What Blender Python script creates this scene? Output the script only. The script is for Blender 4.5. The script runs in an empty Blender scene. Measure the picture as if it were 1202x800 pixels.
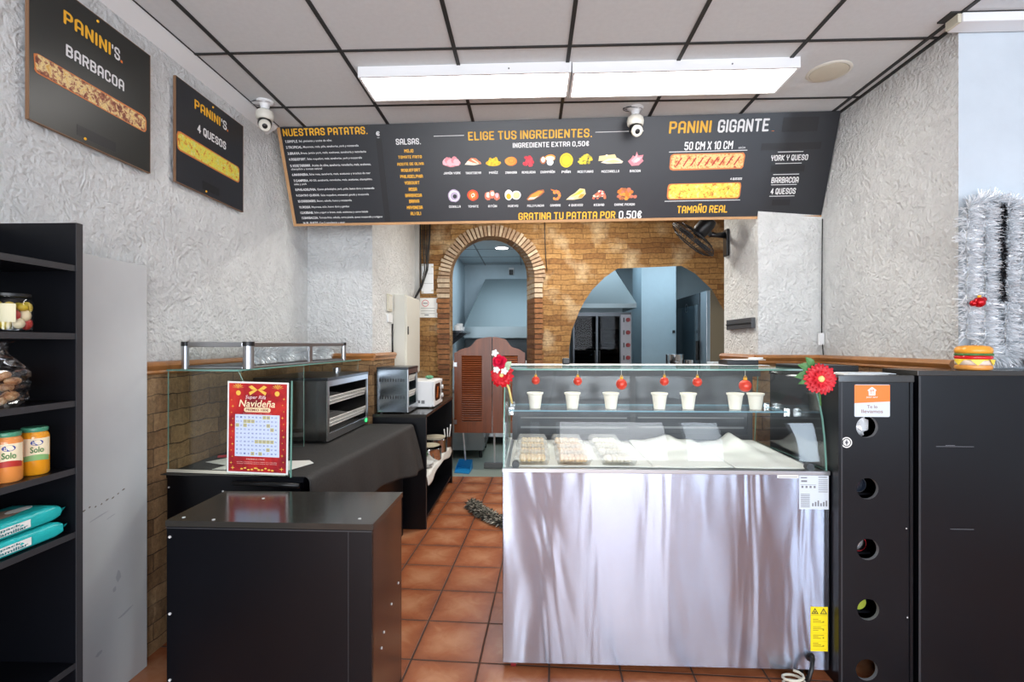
import bpy, bmesh, math, random
from mathutils import Vector, Matrix
random.seed(7)
PI = math.pi
S = bpy.context.scene
COL = S.collection

# ------------------------------------------------------------------ camera
cam_d = bpy.data.cameras.new('camera'); cam = bpy.data.objects.new('camera', cam_d); COL.objects.link(cam)
cam.location = (0, 0, 1.508); cam.rotation_euler = (PI/2, 0, 0.0367)
cam_d.sensor_fit = 'HORIZONTAL'; cam_d.sensor_width = 36.0
cam_d.lens = 582.75/1202*36.0; cam_d.shift_y = 3.6/1202; cam_d.clip_start = 0.05
S.camera = cam

# ------------------------------------------------------------------ light, exposure
S.view_settings.view_transform = 'Standard'; S.view_settings.look = 'None'
S.view_settings.gamma = 1.0; S.view_settings.use_curve_mapping = False
S.view_settings.exposure = 0.55
S.cycles.transparent_max_bounces = 48
LED_STRENGTH = 12.0
W = bpy.data.worlds.new('daylight'); S.world = W; W.use_nodes = True
bg = W.node_tree.nodes['Background']; bg.inputs[0].default_value = (0.80, 0.88, 1.0, 1); bg.inputs[1].default_value = 1.3

def area(name, loc, rot, sx, sy, power, color=(1, 1, 1), spread=PI):
    d = bpy.data.lights.new(name, 'AREA'); d.shape = 'RECTANGLE'; d.size = sx; d.size_y = sy
    d.energy = power; d.color = color; d.spread = spread
    o = bpy.data.objects.new(name, d); COL.objects.link(o); o.location = loc; o.rotation_euler = rot
    return o
# daylight through the shop front behind the camera (door and two shop windows)
area('door_daylight', (-0.95, -2.55, 1.35), (PI/2, 0, 0), 1.2, 2.4, 88, (0.88, 0.94, 1.0))
area('window_daylight', (1.18, -2.55, 1.65), (PI/2, 0, 0), 1.5, 1.9, 66, (0.92, 0.94, 1.0))
area('narrow_window_daylight', (2.46, -2.55, 1.65), (PI/2, 0, 0), 0.5, 1.9, 22, (0.80, 0.89, 1.0))
area('side_window_daylight', (3.97, -2.55, 1.65), (PI/2, 0, 0), 0.45, 1.9, 36, (0.70, 0.84, 1.0))
# the kitchen's own fluorescent ceiling lamps
area('kitchen_light', (0.3, 7.0, 2.80), (0, 0, 0), 2.2, 1.0, 19, (0.74, 0.88, 1.0))
area('kitchen_side_light', (2.0, 6.4, 2.80), (0, 0, 0), 0.8, 0.4, 8, (0.74, 0.88, 1.0))
area('service_area_fill', (0.3, 4.8, 3.02), (0, 0, 0), 1.2, 0.3, 34, (1.0, 0.95, 0.86))  # added fill without a fixture, brightens the area behind the sign

# ------------------------------------------------------------------ materials
def lin(c):
    c = c/255.0
    return c/12.92 if c <= 0.04045 else ((c+0.055)/1.055)**2.4
def rgb(r, g, b): return (lin(r), lin(g), lin(b), 1.0)
class N:
    """tiny node helper"""
    def __init__(s, name):
        s.m = bpy.data.materials.new(name); s.m.use_nodes = True
        s.t = s.m.node_tree; s.p = s.t.nodes['Principled BSDF']; s.out = s.t.nodes['Material Output']
    def n(s, typ, **kw):
        nd = s.t.nodes.new('ShaderNode'+typ)
        for k, v in kw.items():
            if hasattr(nd, k): setattr(nd, k, v)
            else: nd.inputs[k.replace('_', ' ')].default_value = v
        return nd
    def l(s, a, b): s.t.links.new(a, b)
    def math(s, op, a, b=None, c=None):
        nd = s.t.nodes.new('ShaderNodeMath'); nd.operation = op
        for i, v in enumerate((a, b, c)):
            if v is None: continue
            if isinstance(v, (int, float)): nd.inputs[i].default_value = v
            else: s.l(v, nd.inputs[i])
        return nd.outputs[0]
    def ramp(s, fac, stops):
        nd = s.t.nodes.new('ShaderNodeValToRGB'); el = nd.color_ramp.elements
        while len(el) < len(stops): el.new(0.5)
        for e, (p, c) in zip(el, stops): e.position = p; e.color = c
        s.l(fac, nd.inputs[0]); return nd.outputs[0]
    def mix(s, fac, a, b, blend='MIX'):
        nd = s.t.nodes.new('ShaderNodeMix'); nd.data_type = 'RGBA'; nd.blend_type = blend
        for i, v in ((0, fac), (6, a), (7, b)):
            if isinstance(v, (int, float, tuple)): nd.inputs[i].default_value = v
            else: s.l(v, nd.inputs[i])
        return nd.outputs[2]
    def co(s): return s.n('TexCoord').outputs['Object']
    def bump(s, h, strength=0.5, dist=0.01):
        nd = s.n('Bump'); nd.inputs['Strength'].default_value = strength; nd.inputs['Distance'].default_value = dist
        s.l(h, nd.inputs['Height']); s.l(nd.outputs[0], s.p.inputs['Normal']); return nd
def mat(name, c, rough=0.5, metal=0.0, var=0.0, scale=8.0, bump=0.0, emit=0.0, spec=None, stretch=None):
    k = N(name); k.p.inputs['Base Color'].default_value = c
    k.p.inputs['Roughness'].default_value = rough; k.p.inputs['Metallic'].default_value = metal
    if spec is not None: k.p.inputs['Specular IOR Level'].default_value = spec
    if emit: k.p.inputs['Emission Color'].default_value = c; k.p.inputs['Emission Strength'].default_value = emit
    if var or bump:
        v = k.co()
        if stretch:
            mp = k.n('Mapping'); mp.inputs['Scale'].default_value = stretch; k.l(v, mp.inputs[0]); v = mp.outputs[0]
        nz = k.n('TexNoise', Scale=scale, Detail=6.0, Roughness=0.6); k.l(v, nz.inputs['Vector'])
        if var:
            lo = tuple(max(0, x*(1-var)) for x in c[:3])+(1,); hi = tuple(min(1, x*(1+var)) for x in c[:3])+(1,)
            k.l(k.ramp(nz.outputs[0], [(0.3, lo), (0.7, hi)]), k.p.inputs['Base Color'])
        if bump: k.bump(nz.outputs[0], bump, 0.01)
    return k.m

def stucco(name, c, amt=0.9):
    k = N(name); v = k.co()
    n1 = k.n('TexNoise', Scale=34.0, Detail=8.0, Roughness=0.68, Distortion=0.35); k.l(v, n1.inputs['Vector'])
    n2 = k.n('TexNoise', Scale=5.0, Detail=3.0, Distortion=1.5); k.l(v, n2.inputs['Vector'])
    vo = k.n('TexVoronoi', Scale=30.0); vo.feature = 'SMOOTH_F1'
    ad = k.n('VectorMath', operation='ADD'); k.l(v, ad.inputs[0])
    n3 = k.n('TexNoise', Scale=7.0, Detail=3.0); k.l(v, n3.inputs['Vector'])
    sc = k.n('VectorMath', operation='SCALE'); k.l(n3.outputs['Color'], sc.inputs[0]); sc.inputs['Scale'].default_value = 0.3
    k.l(sc.outputs[0], ad.inputs[1]); k.l(ad.outputs[0], vo.inputs['Vector'])
    h = k.math('ADD', k.math('MULTIPLY', n1.outputs[0], 0.9), k.math('ADD', k.math('MULTIPLY', vo.outputs['Distance'], 0.55), k.math('MULTIPLY', n2.outputs[0], 0.5)))
    k.bump(h, amt, 0.034)
    lo = tuple(x*0.88 for x in c[:3])+(1,)
    k.l(k.ramp(n2.outputs[0], [(0.3, lo), (0.65, c)]), k.p.inputs['Base Color'])
    k.p.inputs['Roughness'].default_value = 0.75
    return k.m

def stone(name, c1, c2, c3, mortar, bw=0.21, rh=0.052, pale=0.35):
    """split stone cladding, laid in rough courses; works on any upright axis-aligned face"""
    k = N(name); v = k.co()
    sp = k.n('SeparateXYZ'); k.l(v, sp.inputs[0])
    u = k.math('ADD', sp.outputs[0], sp.outputs[1])
    nd = k.n('TexNoise', Scale=6.0, Detail=2.0); k.l(v, nd.inputs['Vector'])
    z = k.math('ADD', sp.outputs[2], k.math('MULTIPLY', nd.outputs[0], 0.045))
    cb = k.n('CombineXYZ'); k.l(u, cb.inputs[0]); k.l(z, cb.inputs[1])
    br = k.n('TexBrick'); br.offset = 0.37; br.squash = 1.5; br.squash_frequency = 3; br.offset_frequency = 2
    k.l(cb.outputs[0], br.inputs['Vector'])
    br.inputs['Scale'].default_value = 1.0; br.inputs['Brick Width'].default_value = bw; br.inputs['Row Height'].default_value = rh
    br.inputs['Mortar Size'].default_value = 0.0026; br.inputs['Mortar Smooth'].default_value = 0.4; br.inputs['Bias'].default_value = 0.0
    br.inputs['Color1'].default_value = c1; br.inputs['Color2'].default_value = c2; br.inputs['Mortar'].default_value = mortar
    fine = k.n('TexNoise', Scale=38.0, Detail=6.0, Roughness=0.7); k.l(v, fine.inputs['Vector'])
    big = k.n('TexNoise', Scale=3.2, Detail=3.0); k.l(v, big.inputs['Vector'])
    a = k.mix(k.ramp(big.outputs[0], [(0.52, (0, 0, 0, 1)), (0.72, (pale, pale, pale, 1))]), br.outputs['Color'], c3)
    b = k.mix(0.55, a, k.ramp(fine.outputs[0], [(0.3, (0.25, 0.22, 0.2, 1)), (0.7, (0.85, 0.83, 0.8, 1))]), 'OVERLAY')
    k.l(b, k.p.inputs['Base Color'])
    h = k.math('ADD', k.math('MULTIPLY', br.outputs['Fac'], -0.6), k.math('ADD', k.math('MULTIPLY', fine.outputs[0], 0.5), k.math('MULTIPLY', big.outputs[0], 0.6)))
    k.bump(h, 0.8, 0.03); k.p.inputs['Roughness'].default_value = 0.85
    return k.m

def floor_tiles(name):
    k = N(name); v = k.co()
    sp = k.n('SeparateXYZ'); k.l(v, sp.inputs[0])
    c, s = math.cos(0.0442), math.sin(0.0442)       # the tiles are laid slightly askew to the ceiling grid
    gx = k.math('ADD', k.math('MULTIPLY', sp.outputs[0], c), k.math('MULTIPLY', sp.outputs[1], -s))
    gy = k.math('ADD', k.math('MULTIPLY', sp.outputs[0], s), k.math('MULTIPLY', sp.outputs[1], c))
    tx = k.math('DIVIDE', k.math('ADD', gx, 0.6724+3.288), 0.3288); ty = k.math('DIVIDE', k.math('ADD', gy, -2.3296+3.337), 0.3337)
    fx = k.math('FRACT', tx); fy = k.math('FRACT', ty)
    ex = k.math('MINIMUM', fx, k.math('SUBTRACT', 1.0, fx)); ey = k.math('MINIMUM', fy, k.math('SUBTRACT', 1.0, fy))
    e = k.math('MINIMUM', ex, ey)
    cell = k.n('CombineXYZ'); k.l(k.math('FLOOR', tx), cell.inputs[0]); k.l(k.math('FLOOR', ty), cell.inputs[1])
    wn = k.n('TexWhiteNoise'); wn.noise_dimensions = '2D'; k.l(cell.outputs[0], wn.inputs['Vector'])
    n1 = k.n('TexNoise', Scale=9.0, Detail=5.0, Roughness=0.6, Distortion=1.2); k.l(v, n1.inputs['Vector'])
    m = k.math('ADD', k.math('MULTIPLY', k.math('POWER', k.math('MULTIPLY', e, 2.0), 0.6), 0.62), k.math('MULTIPLY', n1.outputs[0], 0.55))
    col = k.ramp(m, [(0.30, rgb(140, 80, 52)), (0.58, rgb(172, 104, 68)), (0.88, rgb(200, 142, 104))])
    col = k.mix(k.math('MULTIPLY', wn.outputs['Value'], 0.22), col, rgb(128, 66, 42))
    g = k.ramp(e, [(0.010, (1, 1, 1, 1)), (0.016, (0, 0, 0, 1))])
    col = k.mix(g, col, rgb(74, 52, 42)); k.l(col, k.p.inputs['Base Color'])
    k.l(k.ramp(g, [(0, (0.26, 0.26, 0.26, 1)), (1, (0.8, 0.8, 0.8, 1))]), k.p.inputs['Roughness'])
    k.bump(k.math('MULTIPLY', g, -1.0), 0.5, 0.006)
    return k.m

def thin_glass(name, tint=(0.95, 0.98, 0.97), refl=0.55, rough=0.0):
    k = N(name); k.t.nodes.remove(k.p)
    tr = k.n('BsdfTransparent'); tr.inputs[0].default_value = tint+(1,)
    gl = k.n('BsdfGlossy'); gl.inputs['Roughness'].default_value = rough; gl.inputs[0].default_value = (1, 1, 1, 1)
    fr = k.n('Fresnel'); ge = k.n('NewGeometry'); k.l(k.math('SUBTRACT', 1.5, k.math('MULTIPLY', ge.outputs['Backfacing'], 1.5-1/1.5)), fr.inputs[0])   # same reflectance from either side of the pane
    mx = k.n('MixShader'); k.l(k.math('MULTIPLY', fr.outputs[0], refl), mx.inputs[0]); k.l(tr.outputs[0], mx.inputs[1]); k.l(gl.outputs[0], mx.inputs[2])
    k.l(mx.outputs[0], k.out.inputs[0]); return k.m

def steel(name, c=(0.62, 0.61, 0.62, 1), rough=0.25, wavy=0.0, brush=0.15, aniso=False):
    k = N(name); v = k.co()
    if aniso:      # horizontal brushing spreads reflections upwards and downwards
        k.p.inputs['Anisotropic'].default_value = 0.97; tv = k.n('CombineXYZ'); tv.inputs[2].default_value = 1.0; k.l(tv.outputs[0], k.p.inputs['Tangent'])
    k.p.inputs['Base Color'].default_value = c; k.p.inputs['Metallic'].default_value = 1.0; k.p.inputs['Roughness'].default_value = rough
    mp = k.n('Mapping'); mp.inputs['Scale'].default_value = (3.0, 3.0, 0.5); k.l(v, mp.inputs[0])
    n1 = k.n('TexNoise', Scale=1.6, Detail=2.0, Distortion=0.6); k.l(mp.outputs[0], n1.inputs['Vector'])
    m2 = k.n('Mapping'); m2.inputs['Scale'].default_value = (2.0, 2.0, 160.0); k.l(v, m2.inputs[0])
    n2 = k.n('TexNoise', Scale=2.0, Detail=3.0); k.l(m2.outputs[0], n2.inputs['Vector'])
    h = k.math('ADD', k.math('MULTIPLY', n1.outputs[0], wavy), k.math('MULTIPLY', n2.outputs[0], brush*0.02))
    k.bump(h, 1.0, 0.05)
    return k.m

def mottled(name, cols, scale=30.0, rough=0.6, bump=0.3):
    k = N(name); v = k.co()
    vo = k.n('TexNoise', Scale=scale, Detail=5.0, Roughness=0.7, Distortion=0.4); k.l(v, vo.inputs['Vector'])
    st = [(0.37+0.26*i/(len(cols)-1), c) for i, c in enumerate(cols)]
    k.l(k.ramp(vo.outputs[0], st), k.p.inputs['Base Color']); k.p.inputs['Roughness'].default_value = rough
    if bump: k.bump(vo.outputs[0], bump, 0.01)
    return k.m

def wood(name, c1, c2, axis=2, rough=0.4, scale=14.0):
    k = N(name); v = k.co()
    mp = k.n('Mapping'); sc = [1.0, 1.0, 1.0]; sc[axis] = 0.09; mp.inputs['Scale'].default_value = sc; k.l(v, mp.inputs[0])
    nz = k.n('TexNoise', Scale=scale, Detail=6.0, Roughness=0.65, Distortion=0.5); k.l(mp.outputs[0], nz.inputs['Vector'])
    k.l(k.ramp(nz.outputs[0], [(0.3, c1), (0.7, c2)]), k.p.inputs['Base Color']); k.p.inputs['Roughness'].default_value = rough
    return k.m

M = dict(
 wall=stucco('white stucco', rgb(240, 242, 241), 1.0),
 wallflat=mat('smooth wall tinted with daylight', rgb(196, 206, 214), 0.6, var=0.04, scale=5, bump=0.25),  # the bluish cast of the daylight is put into this wall colour
 ceil=mat('ceiling board', rgb(208, 212, 214), 0.9, var=0.03, scale=40),
 tbar=mat('dark ceiling bar', rgb(38, 40, 40), 0.6),
 white=mat('white enamel', rgb(232, 234, 235), 0.4),
 cream=mat('cream enamel', rgb(215, 213, 202), 0.45),
 offwhite=mat('yellowed plastic', rgb(205, 200, 182), 0.5),
 stone=stone('tawny split stone', rgb(164, 126, 76), rgb(126, 88, 48), rgb(206, 186, 150), rgb(92, 64, 38), 0.25, 0.058, 0.75),
 wains=stone('brown split stone', rgb(158, 126, 88), rgb(116, 86, 56), rgb(185, 160, 125), rgb(66, 48, 33), 0.26, 0.085),
 trim=mat('tan glazed tile', rgb(166, 112, 62), 0.3, var=0.2, scale=12),
 floor=floor_tiles('terracotta tiles'),
 kfloor=mat('pale green floor', rgb(150, 160, 150), 0.3, var=0.08, scale=2),
 kwall=mat('kitchen wall paint', rgb(186, 204, 212), 0.5, var=0.03),
 black=mat('black melamine', rgb(9, 10, 15), 0.33, var=0.15, scale=3, spec=0.32),
 blacktop=mat('charcoal melamine top', rgb(50, 48, 45), 0.16, var=0.1, scale=5),
 edge=mat('dark edge banding', rgb(48, 48, 51), 0.45),
 brownside=wood('laminate tinted with floor red', rgb(46, 28, 20), rgb(78, 46, 32), 2, 0.24),  # reddish floor reflection on the counter side is put into this brown
 dark=mat('black plastic', rgb(18, 18, 20), 0.4),
 grey=mat('dark grey plastic', rgb(66, 68, 72), 0.45),
 midgrey=mat('mid grey plastic', rgb(120, 122, 124), 0.5),
 screw=mat('pale screw cap', rgb(200, 200, 200), 0.4),
 panel=mat('pale grey board', rgb(196, 199, 200), 0.5, var=0.04, scale=2.5),
 scuff=mat('dark scuff', rgb(110, 108, 104), 0.7),
 board=mat('printed charcoal board', rgb(36, 38, 43), 0.38, var=0.06, scale=6),
 boardg=mat('printed black green board', rgb(38, 39, 36), 0.35),
 tape=mat('black tape', rgb(24, 24, 27), 0.45),
 edgedark=mat('brown board edge', rgb(120, 88, 62), 0.6), edgewood=mat('raw board edge', rgb(186, 142, 98), 0.6, var=0.1),
 gold=mat('golden print', rgb(238, 178, 40), 0.5), wtxt=mat('white print', rgb(226, 226, 226), 0.5),
 orange=mat('orange print', rgb(232, 120, 36), 0.5), greytxt=mat('grey print', rgb(120, 122, 128), 0.6),
 ink=mat('black print', rgb(30, 30, 34), 0.6),
 glass=thin_glass('clear glass', (0.97, 0.985, 0.98), 0.8), gtint=thin_glass('greenish glass', (0.91, 0.95, 0.935), 0.8), darkglass=thin_glass('smoked glass', (0.36, 0.38, 0.40), 0.10), frontglass=thin_glass('counter glass', (0.97, 0.985, 0.98), 0.32),
 bagfilm=thin_glass('crinkly clear film', (0.88, 0.88, 0.9), 2.2, 0.12), film=thin_glass('clear plastic lid', (0.95, 0.95, 0.95), 0.9, 0.08),
 gedge=mat('green glass edge', rgb(112, 158, 146), 0.15),
 steel=steel('brushed steel', (0.60, 0.60, 0.61, 1), 0.28),
 front=steel('filmed steel front', (0.46, 0.51, 0.62, 1), 0.22, 0.2, 0.1, True),
 alu=mat('anodised aluminium', rgb(190, 192, 195), 0.32, 1.0),
 darksteel=mat('dark steel sheet', rgb(70, 74, 78), 0.3, 0.9), chrome=mat('chrome', rgb(205, 206, 208), 0.12, 1.0),
 wire=mat('pale wire', rgb(214, 210, 202), 0.35, 0.3),
 saloon=wood('red brown door wood', rgb(92, 46, 22), rgb(134, 74, 40), 2, 0.35), louver=wood('louver wood', rgb(122, 58, 24), rgb(160, 86, 42), 0, 0.4),
 cloth=mat('black cloth', rgb(46, 44, 43), 0.8, var=0.18, scale=60, bump=0.2),
 paper=mat('white paper', rgb(230, 230, 225), 0.7), paperblue=mat('pale label paper', rgb(205, 214, 222), 0.5),
 red=mat('red petals', rgb(200, 16, 34), 0.5, var=0.25, scale=40), pink=mat('crimson petals', rgb(216, 28, 70), 0.5, var=0.2, scale=40),
 leaf=mat('green leaf', rgb(70, 120, 62), 0.5, var=0.25, scale=30), leafpale=mat('pale green leaf', rgb(176, 204, 170), 0.5),
 yellowc=mat('straw yellow', rgb(222, 206, 130), 0.6),
 bauble=mat('coral red bauble', rgb(228, 72, 54), 0.2, 0.25), redbauble=mat('shiny red bauble', rgb(190, 12, 26), 0.12, 0.5),
 tinsel=mat('silver tinsel', rgb(242, 245, 248), 0.3, 0.3), darktinsel=mat('dark tinsel', rgb(46, 46, 50), 0.4, 0.6),
 poster=mottled('red poster print', [rgb(120, 20, 34), rgb(178, 32, 36), rgb(205, 52, 40)], 4, 0.4, 0),
 yellow=mat('warning yellow', rgb(240, 216, 20), 0.5), blue=mat('blue plastic', rgb(24, 134, 196), 0.4),
 teal=mat('teal wrapper', rgb(36, 176, 176), 0.28, var=0.12, scale=14), tealdark=mat('dark teal print', rgb(20, 110, 118), 0.35),
 skygrey=mat('biscuit print', rgb(150, 128, 112), 0.5, var=0.3, scale=50),
)

def lid_film(name):
    """clear lid plastic that scatters a little white"""
    k = N(name); k.t.nodes.remove(k.p)
    tr = k.n('BsdfTransparent'); df = k.n('BsdfDiffuse'); df.inputs[0].default_value = (0.9, 0.88, 0.85, 1); gl = k.n('BsdfGlossy'); gl.inputs['Roughness'].default_value = 0.12
    m1 = k.n('MixShader'); m1.inputs[0].default_value = 0.2; k.l(tr.outputs[0], m1.inputs[1]); k.l(df.outputs[0], m1.inputs[2])
    m2 = k.n('MixShader'); m2.inputs[0].default_value = 0.06; k.l(m1.outputs[0], m2.inputs[1]); k.l(gl.outputs[0], m2.inputs[2]); k.l(m2.outputs[0], k.out.inputs[0]); return k.m
M['lidfilm'] = lid_film('milky clear lid')

# ------------------------------------------------------------------ geometry helpers
O_ = [(0, 1), (0, 7), (1, 8), (3, 8), (4, 7), (4, 1), (3, 0), (1, 0), (0, 1)]
GLYPH = {'A': [[(0, 0), (0, 6.8), (1.2, 8), (2.8, 8), (4, 6.8), (4, 0)], [(0, 3), (4, 3)]], 'B': [[(0, 0), (0, 8), (3, 8), (3.8, 7.2), (3.8, 5.1), (3, 4.2), (0, 4.2)], [(3, 4.2), (4, 3.2), (4, 1), (3, 0), (0, 0)]],
 'C': [[(4, 5.8), (4, 7), (3, 8), (1, 8), (0, 7), (0, 1), (1, 0), (3, 0), (4, 1), (4, 2.2)]], 'D': [[(0, 0), (0, 8), (3, 8), (4, 7), (4, 1), (3, 0), (0, 0)]], 'E': [[(3.6, 8), (0, 8), (0, 0), (3.6, 0)], [(0, 4.1), (3, 4.1)]],
 'F': [[(3.6, 8), (0, 8), (0, 0)], [(0, 4.1), (3, 4.1)]], 'G': [[(4, 6), (4, 7), (3, 8), (1, 8), (0, 7), (0, 1), (1, 0), (3, 0), (4, 1), (4, 3.7), (2.3, 3.7)]], 'H': [[(0, 0), (0, 8)], [(4, 0), (4, 8)], [(0, 4), (4, 4)]],
 'I': [[(0, 0), (0, 8)]], 'J': [[(3.6, 8), (3.6, 1), (2.6, 0), (1, 0), (0, 1), (0, 2.2)]], 'K': [[(0, 0), (0, 8)], [(4, 8), (.3, 4), (4, 0)]], 'L': [[(0, 8), (0, 0), (3.4, 0)]], 'M': [[(0, 0), (0, 8), (2.6, 3.6), (5.2, 8), (5.2, 0)]],
 'N': [[(0, 0), (0, 8), (4, 0), (4, 8)]], 'O': [O_], 'P': [[(0, 0), (0, 8), (3, 8), (4, 7), (4, 4.6), (3, 3.6), (0, 3.6)]], 'Q': [O_, [(2.2, 2), (3.6, -.9)]], 'R': [[(0, 0), (0, 8), (3, 8), (4, 7), (4, 4.8), (3, 3.9), (0, 3.9)], [(2.2, 3.9), (4, 0)]],
 'S': [[(4, 6), (4, 7), (3, 8), (1, 8), (0, 7), (0, 5.2), (1, 4.3), (3, 3.7), (4, 2.8), (4, 1), (3, 0), (1, 0), (0, 1), (0, 2)]], 'T': [[(0, 8), (4, 8)], [(2, 8), (2, 0)]], 'U': [[(0, 8), (0, 1), (1, 0), (3, 0), (4, 1), (4, 8)]],
 'V': [[(0, 8), (2, 0), (4, 8)]], 'W': [[(0, 8), (1.3, 0), (2.6, 6), (3.9, 0), (5.2, 8)]], 'X': [[(0, 8), (4, 0)], [(4, 8), (0, 0)]], 'Y': [[(0, 8), (0, 5.2), (1, 4), (3, 4), (4, 5.2), (4, 8)], [(2, 4), (2, 0)]], 'Z': [[(0, 8), (4, 8), (0, 0), (4, 0)]],
 '0': [O_], '1': [[(0, 6.6), (1.5, 8), (1.5, 0)]], '4': [[(2.8, 0), (2.8, 8), (0, 2.4), (4, 2.4)]], '5': [[(3.8, 8), (.3, 8), (0, 4.6), (3, 4.8), (4, 3.8), (4, 1), (3, 0), (1, 0), (0, 1)]],
 '.': [[(0, 0), (.05, 0)]], ',': [[(.3, .2), (0, -1.4)]], "'": [[(0, 8), (0, 6)]], '€': [[(4, 6.4), (3, 8), (2, 8), (.9, 7), (.9, 1), (2, 0), (3, 0), (4, 1.6)], [(0, 4.9), (3, 4.9)], [(0, 3.1), (3, 3.1)]]}
ACC = {'Ñ': ('N', [[(.4, 10), (1.4, 10.6), (2.6, 10), (3.6, 10.6)]]), 'Ó': ('O', [[(1.6, 9.8), (2.6, 11)]]), 'Í': ('I', [[(-.2, 9.8), (.7, 11)]]), 'Ú': ('U', [[(1.6, 9.8), (2.6, 11)]])}
class Frame:
    """a flat surface: origin o, unit axes ex (right), ey (up), n (out)"""
    def __init__(s, o, ex, ey):
        s.o = Vector(o); s.ex = Vector(ex).normalized(); s.ey = Vector(ey).normalized(); s.n = s.ex.cross(s.ey)
    def p(s, a, b, h=0.0): return s.o+s.ex*a+s.ey*b+s.n*h
class G:
    def __init__(s): s.b = bmesh.new(); s.mi = 0
    def _f(s, vs):
        try:
            f = s.b.faces.new(vs); f.material_index = s.mi; return f
        except ValueError: return None
    def poly(s, pts): return s._f([s.b.verts.new(p) for p in pts])
    def box(s, x0, x1, y0, y1, z0, z1, bev=0.0): return s.obox(Frame((x0, y0, z0), (1, 0, 0), (0, 1, 0)), 0, x1-x0, 0, y1-y0, 0, z1-z0, bev)
    def obox(s, F, a0, a1, b0, b1, h0, h1, bev=0.0):
        v = [s.b.verts.new(F.p(a, b, h)) for h in (h0, h1) for b in (b0, b1) for a in (a0, a1)]
        fs = [s._f([v[i] for i in q]) for q in ((0, 2, 3, 1), (4, 5, 7, 6), (0, 1, 5, 4), (2, 6, 7, 3), (0, 4, 6, 2), (1, 3, 7, 5))]
        if bev:
            es = {e for f in fs for e in f.edges}
            r = bmesh.ops.bevel(s.b, geom=list(es), offset=bev, segments=2, affect='EDGES', profile=0.5)
            for f in r['faces']: f.material_index = s.mi
        return s
    def prism(s, pts, d, side_mi=None):
        """closed outline pts (3-D) swept by vector d"""
        d = Vector(d); a = [s.b.verts.new(p) for p in pts]; c = [s.b.verts.new(Vector(p)+d) for p in pts]; n = len(pts)
        s._f(a[::-1]); s._f(c); m = s.mi
        if side_mi is not None: s.mi = side_mi
        for i in range(n): s._f([a[i], a[(i+1) % n], c[(i+1) % n], c[i]])
        s.mi = m; return s
    def fprism(s, F, pts, h0, h1, side_mi=None): return s.prism([F.p(a, b, h0) for a, b in pts], F.n*(h1-h0), side_mi)
    def cyl(s, p0, p1, r0, r1=None, n=20, cap=True):
        r1 = r0 if r1 is None else r1; p0 = Vector(p0); p1 = Vector(p1); q = (p1-p0).to_track_quat('Z', 'Y')
        ra = [s.b.verts.new(p0+q @ Vector((r0*math.cos(2*PI*i/n), r0*math.sin(2*PI*i/n), 0))) for i in range(n)]
        rb = [s.b.verts.new(p1+q @ Vector((r1*math.cos(2*PI*i/n), r1*math.sin(2*PI*i/n), 0))) for i in range(n)]
        for i in range(n): s._f([ra[i], ra[(i+1) % n], rb[(i+1) % n], rb[i]])
        if cap: s._f(ra[::-1]); s._f(rb)
        return s
    def tube(s, pts, r, n=8, closed=False):
        pts = [Vector(p) for p in pts]; rings = []; m = len(pts)
        up = Vector((0, 0, 1)); prev = None
        for i, p in enumerate(pts):
            a = pts[(i-1) % m] if (closed or i > 0) else p; c = pts[(i+1) % m] if (closed or i < m-1) else p
            t = (c-a).normalized()
            if prev is None:
                u = t.cross(up)
                if u.length < 1e-3: u = t.cross(Vector((1, 0, 0)))
            else:
                u = prev-t*prev.dot(t)
                if u.length < 1e-4: u = t.cross(up)
            u.normalize(); prev = u; w = t.cross(u)
            rr = r[i] if isinstance(r, (list, tuple)) else r
            rings.append([s.b.verts.new(p+(u*math.cos(2*PI*k/n)+w*math.sin(2*PI*k/n))*rr) for k in range(n)])
        for i in range(m if closed else m-1):
            A = rings[i]; B = rings[(i+1) % m]
            for k in range(n): s._f([A[k], A[(k+1) % n], B[(k+1) % n], B[k]])
        if not closed: s._f(rings[0][::-1]); s._f(rings[-1])
        return s
    def lathe(s, prof, c=(0, 0, 0), axis=(0, 0, 1), n=28, f=None, cap=True):
        """prof: (radius, height[, material]) list; f(angle, i) optional radius factor"""
        c = Vector(c); q = Vector(axis).to_track_quat('Z', 'Y'); rings = []
        for i, pr in enumerate(prof):
            rr = pr[0]
            rings.append([s.b.verts.new(c+q @ Vector((rr*(f(2*PI*k/n, i) if f else 1)*math.cos(2*PI*k/n), rr*(f(2*PI*k/n, i) if f else 1)*math.sin(2*PI*k/n), pr[1]))) for k in range(n)])
        for i in range(len(prof)-1):
            m = s.mi
            if len(prof[i]) > 2: s.mi = prof[i][2]
            for k in range(n): s._f([rings[i][k], rings[i][(k+1) % n], rings[i+1][(k+1) % n], rings[i+1][k]])
            s.mi = m
        if cap: s._f(rings[0][::-1]); s._f(rings[-1])
        return s
    def ring(s, F, a, b, r0, r1, h, n=28):
        for i in range(n):
            t0, t1 = 2*PI*i/n, 2*PI*(i+1)/n
            s.poly([F.p(a+r*math.cos(t), b+r*math.sin(t), h) for r, t in ((r0, t0), (r1, t0), (r1, t1), (r0, t1))])
        return s
    def ball(s, c, r, n=16, sq=(1, 1, 1)):
        mt = Matrix.Translation(Vector(c)) @ Matrix.Diagonal((r*sq[0], r*sq[1], r*sq[2], 1))
        rr = bmesh.ops.create_uvsphere(s.b, u_segments=n, v_segments=max(6, n//2+2), radius=1.0, matrix=mt)
        for v in rr['verts']:
            for f in v.link_faces: f.material_index = s.mi
        return s
    def grid(s, fn, nu, nv, mi=None):
        g = [[s.b.verts.new(fn(i/nu, j/nv)) for j in range(nv+1)] for i in range(nu+1)]
        for i in range(nu):
            for j in range(nv): s._f([g[i][j], g[i+1][j], g[i+1][j+1], g[i][j+1]])
        return s
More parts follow.
